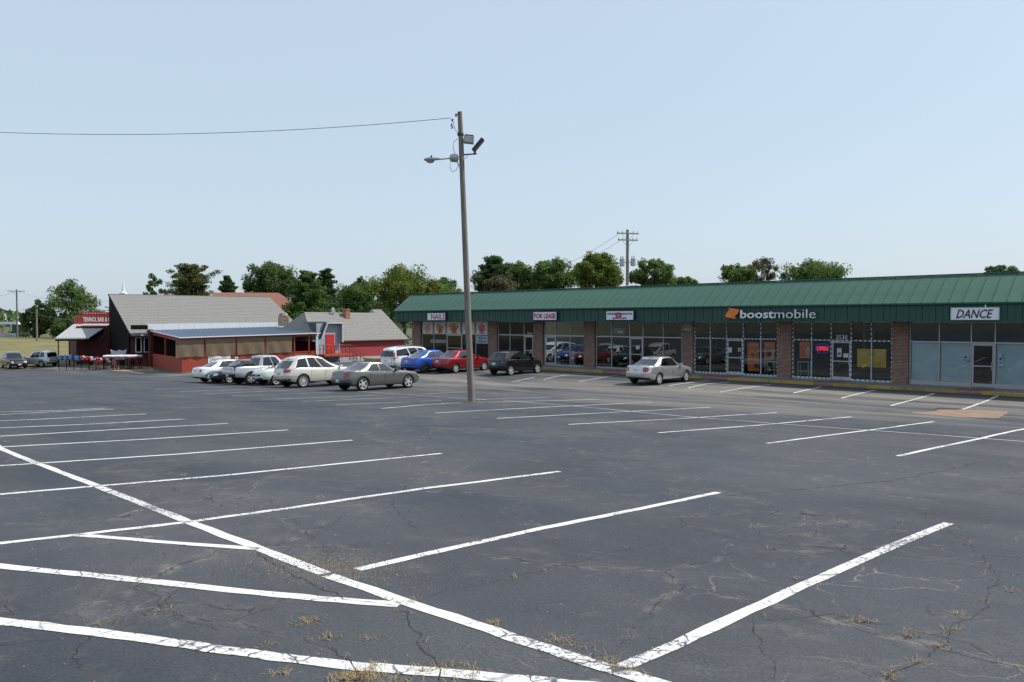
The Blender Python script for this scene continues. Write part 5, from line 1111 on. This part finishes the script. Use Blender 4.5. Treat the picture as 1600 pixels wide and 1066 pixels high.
b = MB(); b.box(x_end - .02, x_end + .06, -.04, .05, zfo, zea - .05); b.build('corner_board', mat('tan_trim', (.45, .36, .28), .7), annex)
# right end of the roof runs on up to a higher ridge
xk0 = lp(P2 + N2 * Wn, 586, R2); slp = (zrg - zea + .06) / (Wn + .5); dyk = .62
roofslope(annex, xk0, x_end + .45, Wn, zrg - .03, Wn + dyk, zrg + slp * dyk, 3, 'shingle_course', M_shing)
b = MB(); b.prism([(xk0 - .02, Wn - .05, zrg - .1), (xk0 - .02, Wn + dyk, zrg + slp * dyk - .02), (xk0 - .02, Wn + 2 * dyk, zrg - .1)], (x_end + .42 - xk0, 0, 0)); b.build('raised_ridge', M_grey, annex)
# hip at the left end
xh = xst; b = MB(); b.add([(xh - 2.2, -.5, zea - .06), (xh, -.5, zea - .06), (xh, Wn, zrg), (xh - 2.2, 2 * Wn + .5, zea - .06)], [(0, 1, 2), (0, 2, 3)]); b.build('roof_hip', M_shing, annex)
# entry dormer: pale frame with a slanted left side, recessed wall and red door
M_dtrim = mat('dormer_trim', (.46, .48, .50), .7); yf = -1.0; Pf = P2 + N2 * yf; xd0, xd1 = lp(Pf, 511, R2), lp(Pf, 536, R2); xdb = lp(Pf, 502.5, R2); Df = (Pf + R2 * xd0)[1]; zd = zat(503.5, Df) - g2z; zdb = zat(528, Df) - g2z; z0d = zat(549, Df) - g2z  # white trim greyed: shade on the dormer face is put into the colour
b = MB(); b.box(xd0 - .05, xd1 + .05, yf - .06, yf + .06, zd - .17, zd + .02); b.build('dormer_trim', M_dtrim, annex)
b = MB(); b.prism([(xd0 - .02, yf - .05, zd - .18), (xd0 + .13, yf - .05, zd - .18), (xdb + .13, yf - .05, zdb), (xdb - .02, yf - .05, zdb)], (0, .1, 0)); b.build('dormer_jamb', M_dtrim, annex)
b = MB(); b.box(xd1 - .13, xd1 + .04, yf - .05, yf + .05, zea - .2, zd - .18); b.build('dormer_jamb', M_dtrim, annex)
b = MB(); b.box(xd0 - .1, xd1 + .1, yf + .07, 3.0, zd - .12, zd + .04); b.build('dormer_roof', M_shing, annex)
b = MB(); b.prism([(xd0 - .03, yf + .07, zd - .125), (xd0 - .03, 2.4, zd - .125), (xdb - .03, .1, zea), (xdb - .03, yf + .07, zdb - .1)], (-.06, 0, 0)); b.build('dormer_flank', mat('dark_shingle', (.075, .08, .085), .9), annex)
b = MB(); b.box(xd1 - .04, xd1 + .03, yf + .07, 2.4, zea - .2, zd - .125); b.build('dormer_cheek', M_grey, annex)
M_ent = mat('shaded_entry_wall', (.30, .36, .41), .8)  # shade inside the dormer is painted in as this blue-grey
b = MB(); b.box(xdb - .3, xd1 - .05, yf + .45, yf + .55, -.6, zd - .13); b.build('entry_wall', M_ent, annex)
xq = lp(P2 + N2 * (yf + .4), 509.3, R2); xq1 = lp(P2 + N2 * (yf + .4), 522.3, R2); zdt = zat(522.7, Df) - g2z
b = MB(); b.box(xq, xq1, yf + .38, yf + .448, zdt - 2.05, zdt, .01); dd = b.build('door', mat('bright_red_door', (.50, .02, .025), .5), annex)
b = MB(); b.box(xq1 - .16, xq1 - .09, yf + .33, yf + .378, zdt - 1.1, zdt - .98); b.build('handle', M_brz, dd)
b = MB(); b.box(xdb - .8, xd1, yf - 1.6, yf + .44, zdt - 2.3, zdt - 2.08); b.build('landing', M_redw, annex)
xd0 = xdb - .8
# stairs and rail
M_stair = mat('stair_red', (.20, .035, .025), .7)
xs0 = xd0 + .2
for k in range(6): b = MB(); b.box(xd1 + .05 + k * .28, xd1 + .35 + k * .28, -2.3, -1.1, zdt - 2.30 - k * .19, zdt - 2.25 - k * .19); b.build('step', M_stair, annex)
for yy in (-2.35, -1.1):
    for hgt in (.95, .55):
        b = MB(); b.tube([(xd0, yy, zdt - 2.1 + hgt), (xd1, yy, zdt - 2.1 + hgt), (xd1 + 1.8, yy, zdt - 3.3 + hgt)], .035, 6); b.build('handrail', M_stair, annex)
    for k in range(12):
        x = xd0 + k * (xd1 + 1.8 - xd0) / 11; zz = zdt - 2.1 - max(0, (x - xd1)) * .67; b = MB(); b.tube([(x, yy, zz - .3), (x, yy, zz + .95)], .028, 6); b.build('baluster', M_stair, annex)
# dish and chimney on the ridge
dp = at(521, 485.5, 91.5); b = MB(); dl = []
for k, dd_ in ((.02, .12), (.25, .09), (.42, 0)): dl.append([(k * math.cos(a) * .6, -dd_, k * math.sin(a)) for a in np.linspace(0, 2 * math.pi, 17)[:-1]])
b.loft(dl, True, False, True); r = thing('satellite_dish', 'white satellite dish on annex roof ridge', 'dish', dp, -.5); q = b.build('reflector', M_wtrim, r); q.rotation_euler = (.3, 0, .2); b = MB(); b.tube([(0, 0, -.6), (0, .05, 0)], .03, 6); b.build('mast', M_fix, r)
cp = at(541, 488, 92.5); r = thing('brick_chimney', 'stubby orange brick chimney on annex roof', 'chimney', cp, RZ2); b = MB(); b.box(-.32, .32, -.3, .3, -.9, .22); b.build('stack', brickmat('chimney_brick', (.42, .13, .07), (.34, .1, .06), (.4, .35, .3)), r); b = MB(); b.box(-.37, .37, -.35, .35, .222, .30); b.box(.05, .3, -.15, .15, .302, .42); b.build('cap', mat('clay_cap', (.40, .14, .08), .8), r)
hv = at(443, 496, 92); r = thing('roof_hvac_unit', 'rusty tan rooftop fan unit behind white parapet', 'vent', hv, .4); b = MB(); b.box(-.55, .55, -.5, .5, -1.0, .1, .03); b.build('housing', mat('rusty_tan', (.33, .24, .18), .8, scale=4, var=.25), r); b = MB(); b.loft([[(k * math.cos(a), k * math.sin(a), z) for a in np.linspace(0, 2 * math.pi, 17)[:-1]] for k, z in ((.5, .1), (.55, .2), (.4, .5), (.1, .58))], True, True, True); b.build('cowl', mat('rusty_tan', (.33, .24, .18)), r)
# red tiled house behind
hp = at(392, 470, 118); hr = thing('tile_roof_house', 'house with low orange red tiled hip roof behind trees', 'house', (hp[0], hp[1], 0), math.radians(8))
M_tile = mat('orange_tile', (.24, .105, .07), .85, scale=6, bump=.3); zt_ = zat(457.5, 118); zl_ = zat(474, 118)
b = MB(); b.add([(-7, -5, zl_ - 1), (7.2, -5, zl_ - 1), (7.2, 5, zl_ - 1), (-7, 5, zl_ - 1), (-5, 0, zt_), (4.0, 0, zt_)], [(0, 1, 5, 4), (1, 2, 5), (2, 3, 4, 5), (3, 0, 4)]); b.build('roof', M_tile, hr)
b = MB(); b.box(-6.6, 6.6, -4.5, 4.5, -.2, zl_ - 1.02); b.build('wall', M_inwall, hr)
b = MB(); b.box(-3, -2, -4.56, -4.505, 1, 2.4); b.build('window', M_cgd, hr)
# steeple
st = at(193, 460, 240); r = thing('church_steeple', 'slim white church steeple rising behind lodge roof', 'steeple', (st[0], st[1], 0)); zs = zat(437, 240); zb_ = zat(458, 240)
b = MB(); b.loft([[(k * math.cos(a), k * math.sin(a), z) for a in np.linspace(.39, .39 + 2 * math.pi, 9)[:-1]] for k, z in ((.9, zb_), (.42, zb_ + .5), (.36, zb_ + 1.2), (.03, zs))], True, True); b.build('spire', M_wtrim, r); b = MB(); b.box(-.9, .9, -.9, .9, 0, zb_ + .02); b.build('tower', M_wtrim, r)
# sandy strip and terrace things
M_sand = mat('sandy_path', (.34, .25, .15), .95, scale=2, bump=.2)
o = patch('sandy_path', [(128, 572.5), (158, 575.5), (180, 580), (240, 580.5), (238, 574), (205, 571.5), (150, 570)], M_sand, .02, .02)
RB = mat('bunting_red', (.50, .035, .04), .8); WB = mat('bunting_white', (.72, .73, .75), .8); BB = mat('bunting_blue', (.07, .16, .30), .8)
def swag(px, py, w_, cols_, label, g='bunting swags on the terrace rail', D=None):
    p = gp(px, 575); d = p[1] if D is None else D; q = at(px, py, d); r = thing('bunting_swag', label, 'bunting', q, RZ, g)
    for k, m_ in enumerate(cols_):
        r0, r1 = k / len(cols_), (k + 1) / len(cols_); rows = [[(w_ / 2 * rr_ * math.cos(t), -.03 - .05 * math.cos(t * 11) * rr_, -.55 * w_ * rr_ * math.sin(t)) for t in np.linspace(0, math.pi, 25)] for rr_ in np.linspace(max(r0, .05), r1, 4)]
        b = MB(); b.grid(rows); b.build('cloth', m_, r)
dR = gp(150, 577)[1]
tl = ['blue pleated swag at far end of terrace rail by silver SUV', 'blue pleated swag second along the terrace rail', 'blue pleated swag between two porch posts', 'blue pleated swag before dark porch wall', 'red and white swag beside last blue swag', 'red white and blue swag by the terrace steps', 'red and white round swag at terrace corner', 'red and white swag below white table rolls']
for (px, py, w_, c_), lb in zip([(97, 555, 1.0, (BB, BB)), (105, 554.5, 1.0, (BB,)), (113, 554.5, 1.0, (BB, BB)), (124, 556, 1.0, (BB,)), (133, 556, .9, (WB, RB)), (147, 557, 1.1, (BB, WB, RB)), (161, 559, 1.1, (WB, RB)), (173, 560, .9, (RB, WB))], tl):
    swag(px, py, w_, c_, lb, D=dR)
def rail(px0, px1, py, label):
    a = at(px0, py, dR); c = at(px1, py, dR); r = thing('terrace_rail', label, 'railing', (a[0], a[1], float(ground(a[0], a[1]))), math.atan2(c[1] - a[1], c[0] - a[0])); L_ = math.dist(a[:2], c[:2]); h_ = a[2] - float(ground(a[0], a[1]))
    b = MB(); b.tube([(0, 0, h_), (L_, 0, h_ - .08)], .04, 6); b.build('top_rail', M_blackw, r)
    for k in range(int(L_ / .8) + 1): b = MB(); b.tube([(k * .8, 0, -.1), (k * .8, 0, h_ - .02)], .03, 6); b.build('rail_post', M_blackw, r)
    for k in range(int(L_ / .16)): b = MB(); b.tube([(k * .16 + .08, 0, .1), (k * .16 + .08, 0, h_ - .03)], .012, 4); b.build('baluster', M_blackw, r)
rail(92, 178, 555.5, 'low black rail with bunting along restaurant terrace')
def rolltable(px, label, n=3):
    p = gp(px, 577); q = at(px, 560.5, p[1]); r = thing('patio_table', label, 'table', (q[0], q[1], float(ground(q[0], q[1]))), RZ + .1, 'terrace tables'); h_ = q[2] - float(ground(q[0], q[1])) + .12
    b = MB(); b.box(-.75, .75, -.4, .4, h_ - .06, h_, .015); b.build('table_top', M_redd, r)
    for sx in (-.6, .6):
        for sy in (-.3, .3): b = MB(); b.tube([(sx, sy, -.05), (sx, sy, h_ - .06)], .035, 6); b.build('leg', M_blackw, r)
    b = MB(); b.tube([(-.72, -.1, h_ + .13), (-.3, -.1, h_ + .15), (.3, -.1, h_ + .15), (.72, -.1, h_ + .13)], [.1, .14, .14, .1], 10); b.build('rolled_cover', WB, r)
    for sx in (-1, 1): b = MB(); b.box(-.7, .7, sx * .62 - .12, sx * .62 + .12, .42, .47, .01); b.tube([(-.5, sx * .62, -.05), (-.5, sx * .62, .42)], .03, 5); b.tube([(.5, sx * .62, -.05), (.5, sx * .62, .42)], .03, 5); b.build('bench', M_redd, r)
for px, lb in ((172, 'terrace table with rolled white cover beside corner swag'), (186, 'terrace table with rolled white cover under white cut out board'), (198, 'terrace table with rolled white cover before first white window'), (210, 'terrace table with rolled white cover before second white window')): rolltable(px, lb)
def tchair(px, label):
    p = gp(px, 578 + random.uniform(-1, 1)); r = thing('terrace_chair', label, 'chair', p, RZ + random.uniform(-1, 1), 'terrace chairs'); m = M_redd if random.random() < .6 else M_blackw
    b = MB(); b.box(-.22, .22, -.22, .22, .42, .46, .01); b.build('seat', m, r); b = MB(); b.box(-.22, .22, .19, .23, .5, .95, .01); b.build('backrest', m, r)
    for sx in (-.19, .19):
        for sy in (-.19, .2): b = MB(); b.tube([(sx, sy, 0), (sx, sy, .9 if sy > 0 else .42)], .018, 5); b.build('leg', m, r)
for px, lb in ((140, 'dark terrace chair near red white and blue swag'), (152, 'dark terrace chair near terrace steps'), (180, 'terrace chair between first two covered tables'), (193, 'terrace chair before white cut out board'), (205, 'terrace chair between covered tables by white windows'), (219, 'terrace chair at wall end of terrace'), (228, 'terrace chair beside patio end wall')): tchair(px, lb)
q = at(185.5, 556, dR + 1.5); r = thing('cutout_board', 'white scalloped cut out board standing on terrace', 'sign', (q[0], q[1], q[2] - .3), RZ); b = MB(); b.prism([(-.75, 0, -.1), (.75, 0, -.1), (.72, 0, .55), (.8, 0, 1.0), (.4, 0, .82), (.1, 0, .95), (-.3, 0, .8), (-.8, 0, 1.0), (-.72, 0, .5)], (0, .05, 0)); b.build('board', WB, r); b = MB(); b.box(-.6, -.5, .06, .12, -1.2, .2); b.box(.5, .6, .06, .12, -1.2, .2); b.build('leg', M_blackw, r)

# ================================================================ ROADSIDE FAR LEFT
def panel_sign(px, py0, py1, d, panels, label, wpost=.15):
    t = at(px, py0, d); gz_ = float(ground(t[0], t[1])); r = thing('pylon_sign', label, 'sign', (t[0], t[1], gz_))
    for i, (x0, x1, y0, y1, m_) in enumerate(panels):
        a = at(x0, y0, d) - np.array([t[0], t[1], gz_]); c = at(x1, y1, d) - np.array([t[0], t[1], gz_]); b = MB(); b.box(a[0], c[0], -.15 - i * .004, .15 + i * .004, c[2], a[2], .03); b.build('panel', m_, r)
    b = MB(); b.tube([(-.6, .3, -.2), (-.6, .3, t[2] - gz_ - .3)], wpost, 8); b.tube([(.6, .3, -.2), (.6, .3, t[2] - gz_ - .3)], wpost, 8); b.build('post', M_fix, r)
panel_sign(39, 497, 525, 175, [(33, 46, 497, 502.5, mat('sign_green', (.18, .45, .14), .5)), (28, 34, 501.5, 507, mat('sign_blue', (.10, .17, .45), .5)), (46.2, 49, 502, 506, mat('sign_blue', (.1, .17, .45))), (34.2, 46, 506, 512, mat('sign_pinkwhite', (.65, .40, .44), .5, col2=(.7, .66, .68), scale=1.2)), (33, 48.5, 516, 520.5, M_wtrim)], 'stacked green blue and pink roadside pylon sign')
t = at(14, 504, 165); r = thing('roadside_shop', 'small pale glass fronted roadside kiosk with bright posters', 'kiosk', (t[0], t[1], .25)); zz = lambda py: zat(py, 165) - .25; xx = lambda px: at(px, 515, 165)[0] - t[0]
b = MB(); b.box(xx(-12), xx(28), 0, 6, zz(507), zz(503)); b.build('canopy', M_wtrim, r); b = MB(); b.box(xx(-12), xx(28), -.1, .1, zz(528.5), zz(526)); b.build('base', M_wtrim, r); b = MB(); b.box(xx(26.3), xx(28), -.1, .1, zz(526), zz(507)); b.build('post', M_wtrim, r)
b = MB(); b.box(xx(-12), xx(26), 5, 5.2, zz(526), zz(507)); b.build('rear_wall', mat('hazy_grey', (.20, .25, .24), .8, scale=.6, var=.3), r)
for x0, x1, y0, y1, c_ in ((6, 15, 511, 518, (.55, .48, .12)), (16, 19, 507, 518, (.4, .36, .1)), (-3, 4, 517, 523, (.62, .16, .10)), (-3, 4, 523, 529, (.16, .12, .35)), (7, 17, 520, 525, (.25, .42, .22)), (18, 25, 521, 525, (.5, .5, .5))):
    b = MB(); b.box(xx(x0), xx(x1), -.06, -.02 + random.uniform(0, .02), zz(y1), zz(y0)); b.build('poster_panel', mat('kiosk%d' % x0 + str(y0), c_, .6, col2=(.5, .5, .5), scale=1.5), r)

# ================================================================ TREES
M_bark = mat('bark', (.10, .08, .06), .95, scale=3, bump=.4)
LM = dict(dark=leafmat('leaves_dark', (.062, .112, .034), (.105, .165, .050)), mid=leafmat('leaves_mid', (.082, .145, .040), (.140, .205, .058)), yel=leafmat('leaves_yellow', (.100, .155, .026), (.175, .210, .042)),
          pine=leafmat('needles', (.055, .100, .042), (.095, .145, .052)), brown=leafmat('needles_brown', (.080, .105, .036), (.135, .135, .048)), bright=leafmat('leaves_bright', (.062, .130, .030), (.11, .185, .046)), dry=leafmat('leaves_dry', (.07, .09, .035), (.17, .13, .075)))
def tree(px0, px1, pyt, d, kind, label, style='round', pyb=None, dens=1.0, leaf=.34):
    c = (px0 + px1) / 2; t = at(c, pyt, d); W_ = (px1 - px0) / FPX * d; gz_ = float(ground(t[0], t[1])); H_ = t[2] - gz_
    zb_ = H_ * .22 if pyb is None else zat(pyb, d) - gz_
    r = thing('tree', label, 'tree', (t[0], t[1], gz_), 0, 'trees behind the shops'); rx = W_ / 2; rg = random.Random(int(px0 * 7 + pyt)); rn = np.random.default_rng(int(px0 * 7 + pyt))
    b = MB(); tr_ = max(.12, .022 * H_); b.tube([(0, 0, -.2), (.05 * rx, 0, H_ * .3), (-.03 * rx, .05, H_ * .6), (0, 0, H_ * .93)], [tr_ * 1.3, tr_, tr_ * .6, .03], 9)
    clumps = []
    if style in ('round', 'sparse'):
        n_ = int(58 * dens * (1 if style == 'round' else .8)); zc = (H_ + zb_) / 2; rz_ = (H_ - zb_) / 2
        for i in range(n_):
            v_ = rn.normal(size=3); v_ /= np.linalg.norm(v_); q = rg.uniform(.45, .93) ** .7; lump = 1 + .16 * math.sin(3 * math.atan2(v_[1], v_[0]) + px0) + .10 * math.sin(5 * v_[2] + pyt)
            p = np.array([v_[0] * rx * q * lump * .88, v_[1] * rx * q * lump * .88, zc + v_[2] * rz_ * q * .9])
            clumps.append((p, rx * rg.uniform(.13, .30) * (1 if style == 'round' else .8), 1.0))
        clumps.append((np.array([rg.uniform(-.1, .1) * rx, 0, H_ - rx * .16]), rx * .2, 1))
    elif style == 'pine':
        n_ = int(15 * dens)
        for i in range(n_):
            f = min(1, max(0, i / (n_ - 1) + rg.uniform(-.04, .04))); z = zb_ + (H_ - zb_) * (.02 + .92 * f); ext = rx * ((1.05 - .80 * f ** 1.3) if kind != 'brown' else (1.0 - .45 * f ** 2)) * rg.uniform(.6, 1.15)
            for k in range(5 if f < .75 else 4):
                a = k * 1.2566 + i * 1.9 + rg.uniform(-.5, .5); e = ext * rg.uniform(.45, 1.15)
                for q in (.45, .75, 1.0): clumps.append((np.array([e * q * math.cos(a), e * q * math.sin(a), z + .30 * e * q * q - .04 * e + rg.uniform(-.25, .25)]), max(.35, rg.uniform(.16, .30) * rx * (1.1 - .5 * f)), .5))
                b.tube([(0, 0, z - .1 * e), (e * .9 * math.cos(a), e * .9 * math.sin(a), z + .05 * e)], [tr_ * .35, .02], 5)
        clumps.append((np.array([0, 0, H_ - .4]), .4, 1.2))
    else:  # low shrub mass
        for i in range(int(26 * dens)):
            a = rg.uniform(0, 6.28); q = math.sqrt(rg.random()); p = np.array([rx * q * math.cos(a) * .9, rx * .6 * q * math.sin(a), H_ * rg.uniform(.25, .88) * (1 - .35 * q)]); clumps.append((p, rg.uniform(.18, .3) * min(rx, H_), .9))
    if style != 'pine':
        for p, rr_, fl in clumps[::3]:
            m_ = np.array([0, 0, max(zb_ * .8, p[2] * .45)]); b.tube([m_, (m_ + p) / 2 + np.array([0, 0, .15 * rr_]), p], [tr_ * .45, tr_ * .25, .02], 5)
    b.build('trunk', M_bark, r)
    vs_, k = [], 0; per = int(np.clip(120 * dens, 80, 170))
    P_, Nn, Sz = [], [], []
    for p, rr_, fl in clumps:
        m_ = per if style != 'pine' else 60; dv = rn.normal(size=(m_, 3)); dv /= np.linalg.norm(dv, axis=1)[:, None]; q = rn.random(m_) ** .45; off = dv * (rr_ * q)[:, None]; off[:, 2] *= fl
        P_.append(p + off); nn = dv * .7 + rn.normal(size=(m_, 3)) * .6 + np.array([0, 0, .35]); Nn.append(nn / np.linalg.norm(nn, axis=1)[:, None]); Sz.append(rn.uniform(.55, 1.25, m_) * leaf * (1 if style != 'pine' else .9))
    P_, Nn, Sz = np.concatenate(P_), np.concatenate(Nn), np.concatenate(Sz); t1 = np.cross(Nn, rn.normal(size=Nn.shape)); t1 /= np.linalg.norm(t1, axis=1)[:, None]; t2 = np.cross(Nn, t1)
    asp = .62 if style != 'pine' else .35
    q4 = np.stack([P_ - t1 * Sz[:, None] * .5, P_ + t2 * Sz[:, None] * asp * .5 + Nn * Sz[:, None] * .08, P_ + t1 * Sz[:, None] * .5, P_ - t2 * Sz[:, None] * asp * .5 + Nn * Sz[:, None] * .08], 1).reshape(-1, 3)
    me = bpy.data.meshes.new('crown'); nf = len(P_); me.vertices.add(nf * 4); me.vertices.foreach_set('co', q4.astype(np.float32).ravel()); me.loops.add(nf * 4); me.loops.foreach_set('vertex_index', np.arange(nf * 4, dtype=np.int32)); me.polygons.add(nf); me.polygons.foreach_set('loop_start', np.arange(0, nf * 4, 4, dtype=np.int32)); me.update(calc_edges=True); me.validate()
    link('crown', me, LM[kind], r)
TREES = [(1062, 1082, 437, 130, 'bright', 'tiny far tree top between utility pole and mast', 'round', 448, .6, .34), (66, 158, 435, 150, 'mid', 'large airy oak crown beyond grass field', 'round', 528, 1.05, .5), (34, 84, 468, 148, 'dark', 'lower dark tree beside large oak', 'round', 532, 1.0, .45), (80, 150, 490, 140, 'dark', 'deep green undergrowth below large oak', 'shrub', 535, 1.3, .45), (30, 50, 520, 158, 'mid', 'small clipped bush below pylon sign', 'shrub', 532, .8, .3),
    (214, 264, 428, 125, 'dark', 'thin dark tree behind lodge ridge', 'sparse', None, .9, .36), (258, 338, 414, 120, 'brown', 'bronze tinted pine with flat layered boughs', 'pine', 474, 1.0, .5), (334, 378, 432, 122, 'pine', 'small spiky young pine behind tile roof', 'pine', 478, .8, .45), (374, 472, 409, 128, 'dark', 'broad dark green tree behind tile roof house', 'round', 480, 1.4, .4),
    (438, 522, 424, 112, 'bright', 'bright feathery evergreen behind annex', 'pine', 505, 1.2, .55), (478, 542, 421, 118, 'pine', 'dark evergreen with drooping boughs behind annex', 'pine', 500, 1.1, .5), (533, 590, 432, 125, 'dark', 'dull dark tree between evergreen and yellow green tree', 'round', 495, 1.0, .36), (566, 692, 415, 108, 'yel', 'large yellow green tree behind mall end', 'round', 498, 1.7, .36),
    (452, 530, 440, 118, 'mid', 'middle green tree filling between two evergreens', 'round', 500, 1.2, .36), (515, 600, 444, 122, 'bright', 'middle green tree behind far thin utility pole', 'round', 500, 1.2, .36), (640, 725, 446, 125, 'mid', 'lower green tree just past yellow green tree', 'round', 480, 1.1, .36),
    (668, 722, 434, 140, 'mid', 'distant tree left of light pole', 'round', 470, 1.0, .4), (440, 570, 458, 104, 'bright', 'low bright shrubbery behind annex roof', 'shrub', 505, 1.6, .34), (535, 645, 452, 104, 'dark', 'low dark shrubbery at mall end', 'shrub', 505, 1.5, .34), (350, 470, 470, 126, 'bright', 'low green shrubs around tile roof house', 'shrub', 490, 1.2, .36),
    (732, 812, 402, 104, 'pine', 'dark pine right of light pole', 'pine', 462, 1.2, .5), (770, 846, 408, 112, 'mid', 'rounded green tree behind dark pine', 'round', 462, 1.2, .36), (826, 902, 405, 108, 'mid', 'tall green tree between pine and bright tree', 'round', 462, 1.3, .36), (752, 806, 433, 100, 'dry', 'dull olive bush below dark pine', 'round', 465, .9, .3),
    (888, 978, 397, 100, 'yel', 'sunny yellow green tree left of utility pole', 'round', 458, 1.5, .34), (984, 1058, 405, 104, 'mid', 'rounded green tree right of utility pole', 'round', 455, 1.2, .34), (1040, 1092, 434, 118, 'mid', 'low far tree past utility pole', 'round', 450, .8, .34),
    (1122, 1184, 412, 104, 'mid', 'green tree left of thin mast', 'round', 448, .9, .3), (1160, 1222, 402, 106, 'dry', 'half bare tree with dry reddish twigs', 'sparse', 446, .8, .26), (1218, 1330, 410, 100, 'bright', 'spreading green tree above middle of mall roof', 'round', 446, 1.1, .3), (1532, 1600, 414, 95, 'dark', 'sparse tree top showing over right roof ridge', 'sparse', 440, .7, .28)]
for a in TREES: tree(a[0], a[1], a[2], a[3], a[4], a[5], a[6], a[7], a[8], a[9])
# far wood line along the horizon
rn = np.random.default_rng(3); P_ = []
for k in range(900):
    a = rn.uniform(-1.1, 1.1); d = rn.uniform(330, 420); hgt = 5 + 4 * abs(math.sin(a * 17)) + 2 * math.sin(a * 41)
    m_ = 14; P_.append(np.stack([d * math.sin(a) + rn.normal(size=m_) * 3, d * math.cos(a) + rn.normal(size=m_) * 3, rn.random(m_) * hgt], 1))
P_ = np.concatenate(P_); nf = len(P_); t1 = rn.normal(size=(nf, 3)); t1 /= np.linalg.norm(t1, axis=1)[:, None]; t2 = np.cross(t1, rn.normal(size=(nf, 3))); t2 /= np.linalg.norm(t2, axis=1)[:, None]
q4 = np.stack([P_ - t1 * 1.3, P_ + t2 * .9, P_ + t1 * 1.3, P_ - t2 * .9], 1).reshape(-1, 3)
me = bpy.data.meshes.new('far_wood'); me.from_pydata(q4.tolist(), [], [(4 * i, 4 * i + 1, 4 * i + 2, 4 * i + 3) for i in range(nf)]); o = link('far_wood', me, LM['dark']); stuff(o)
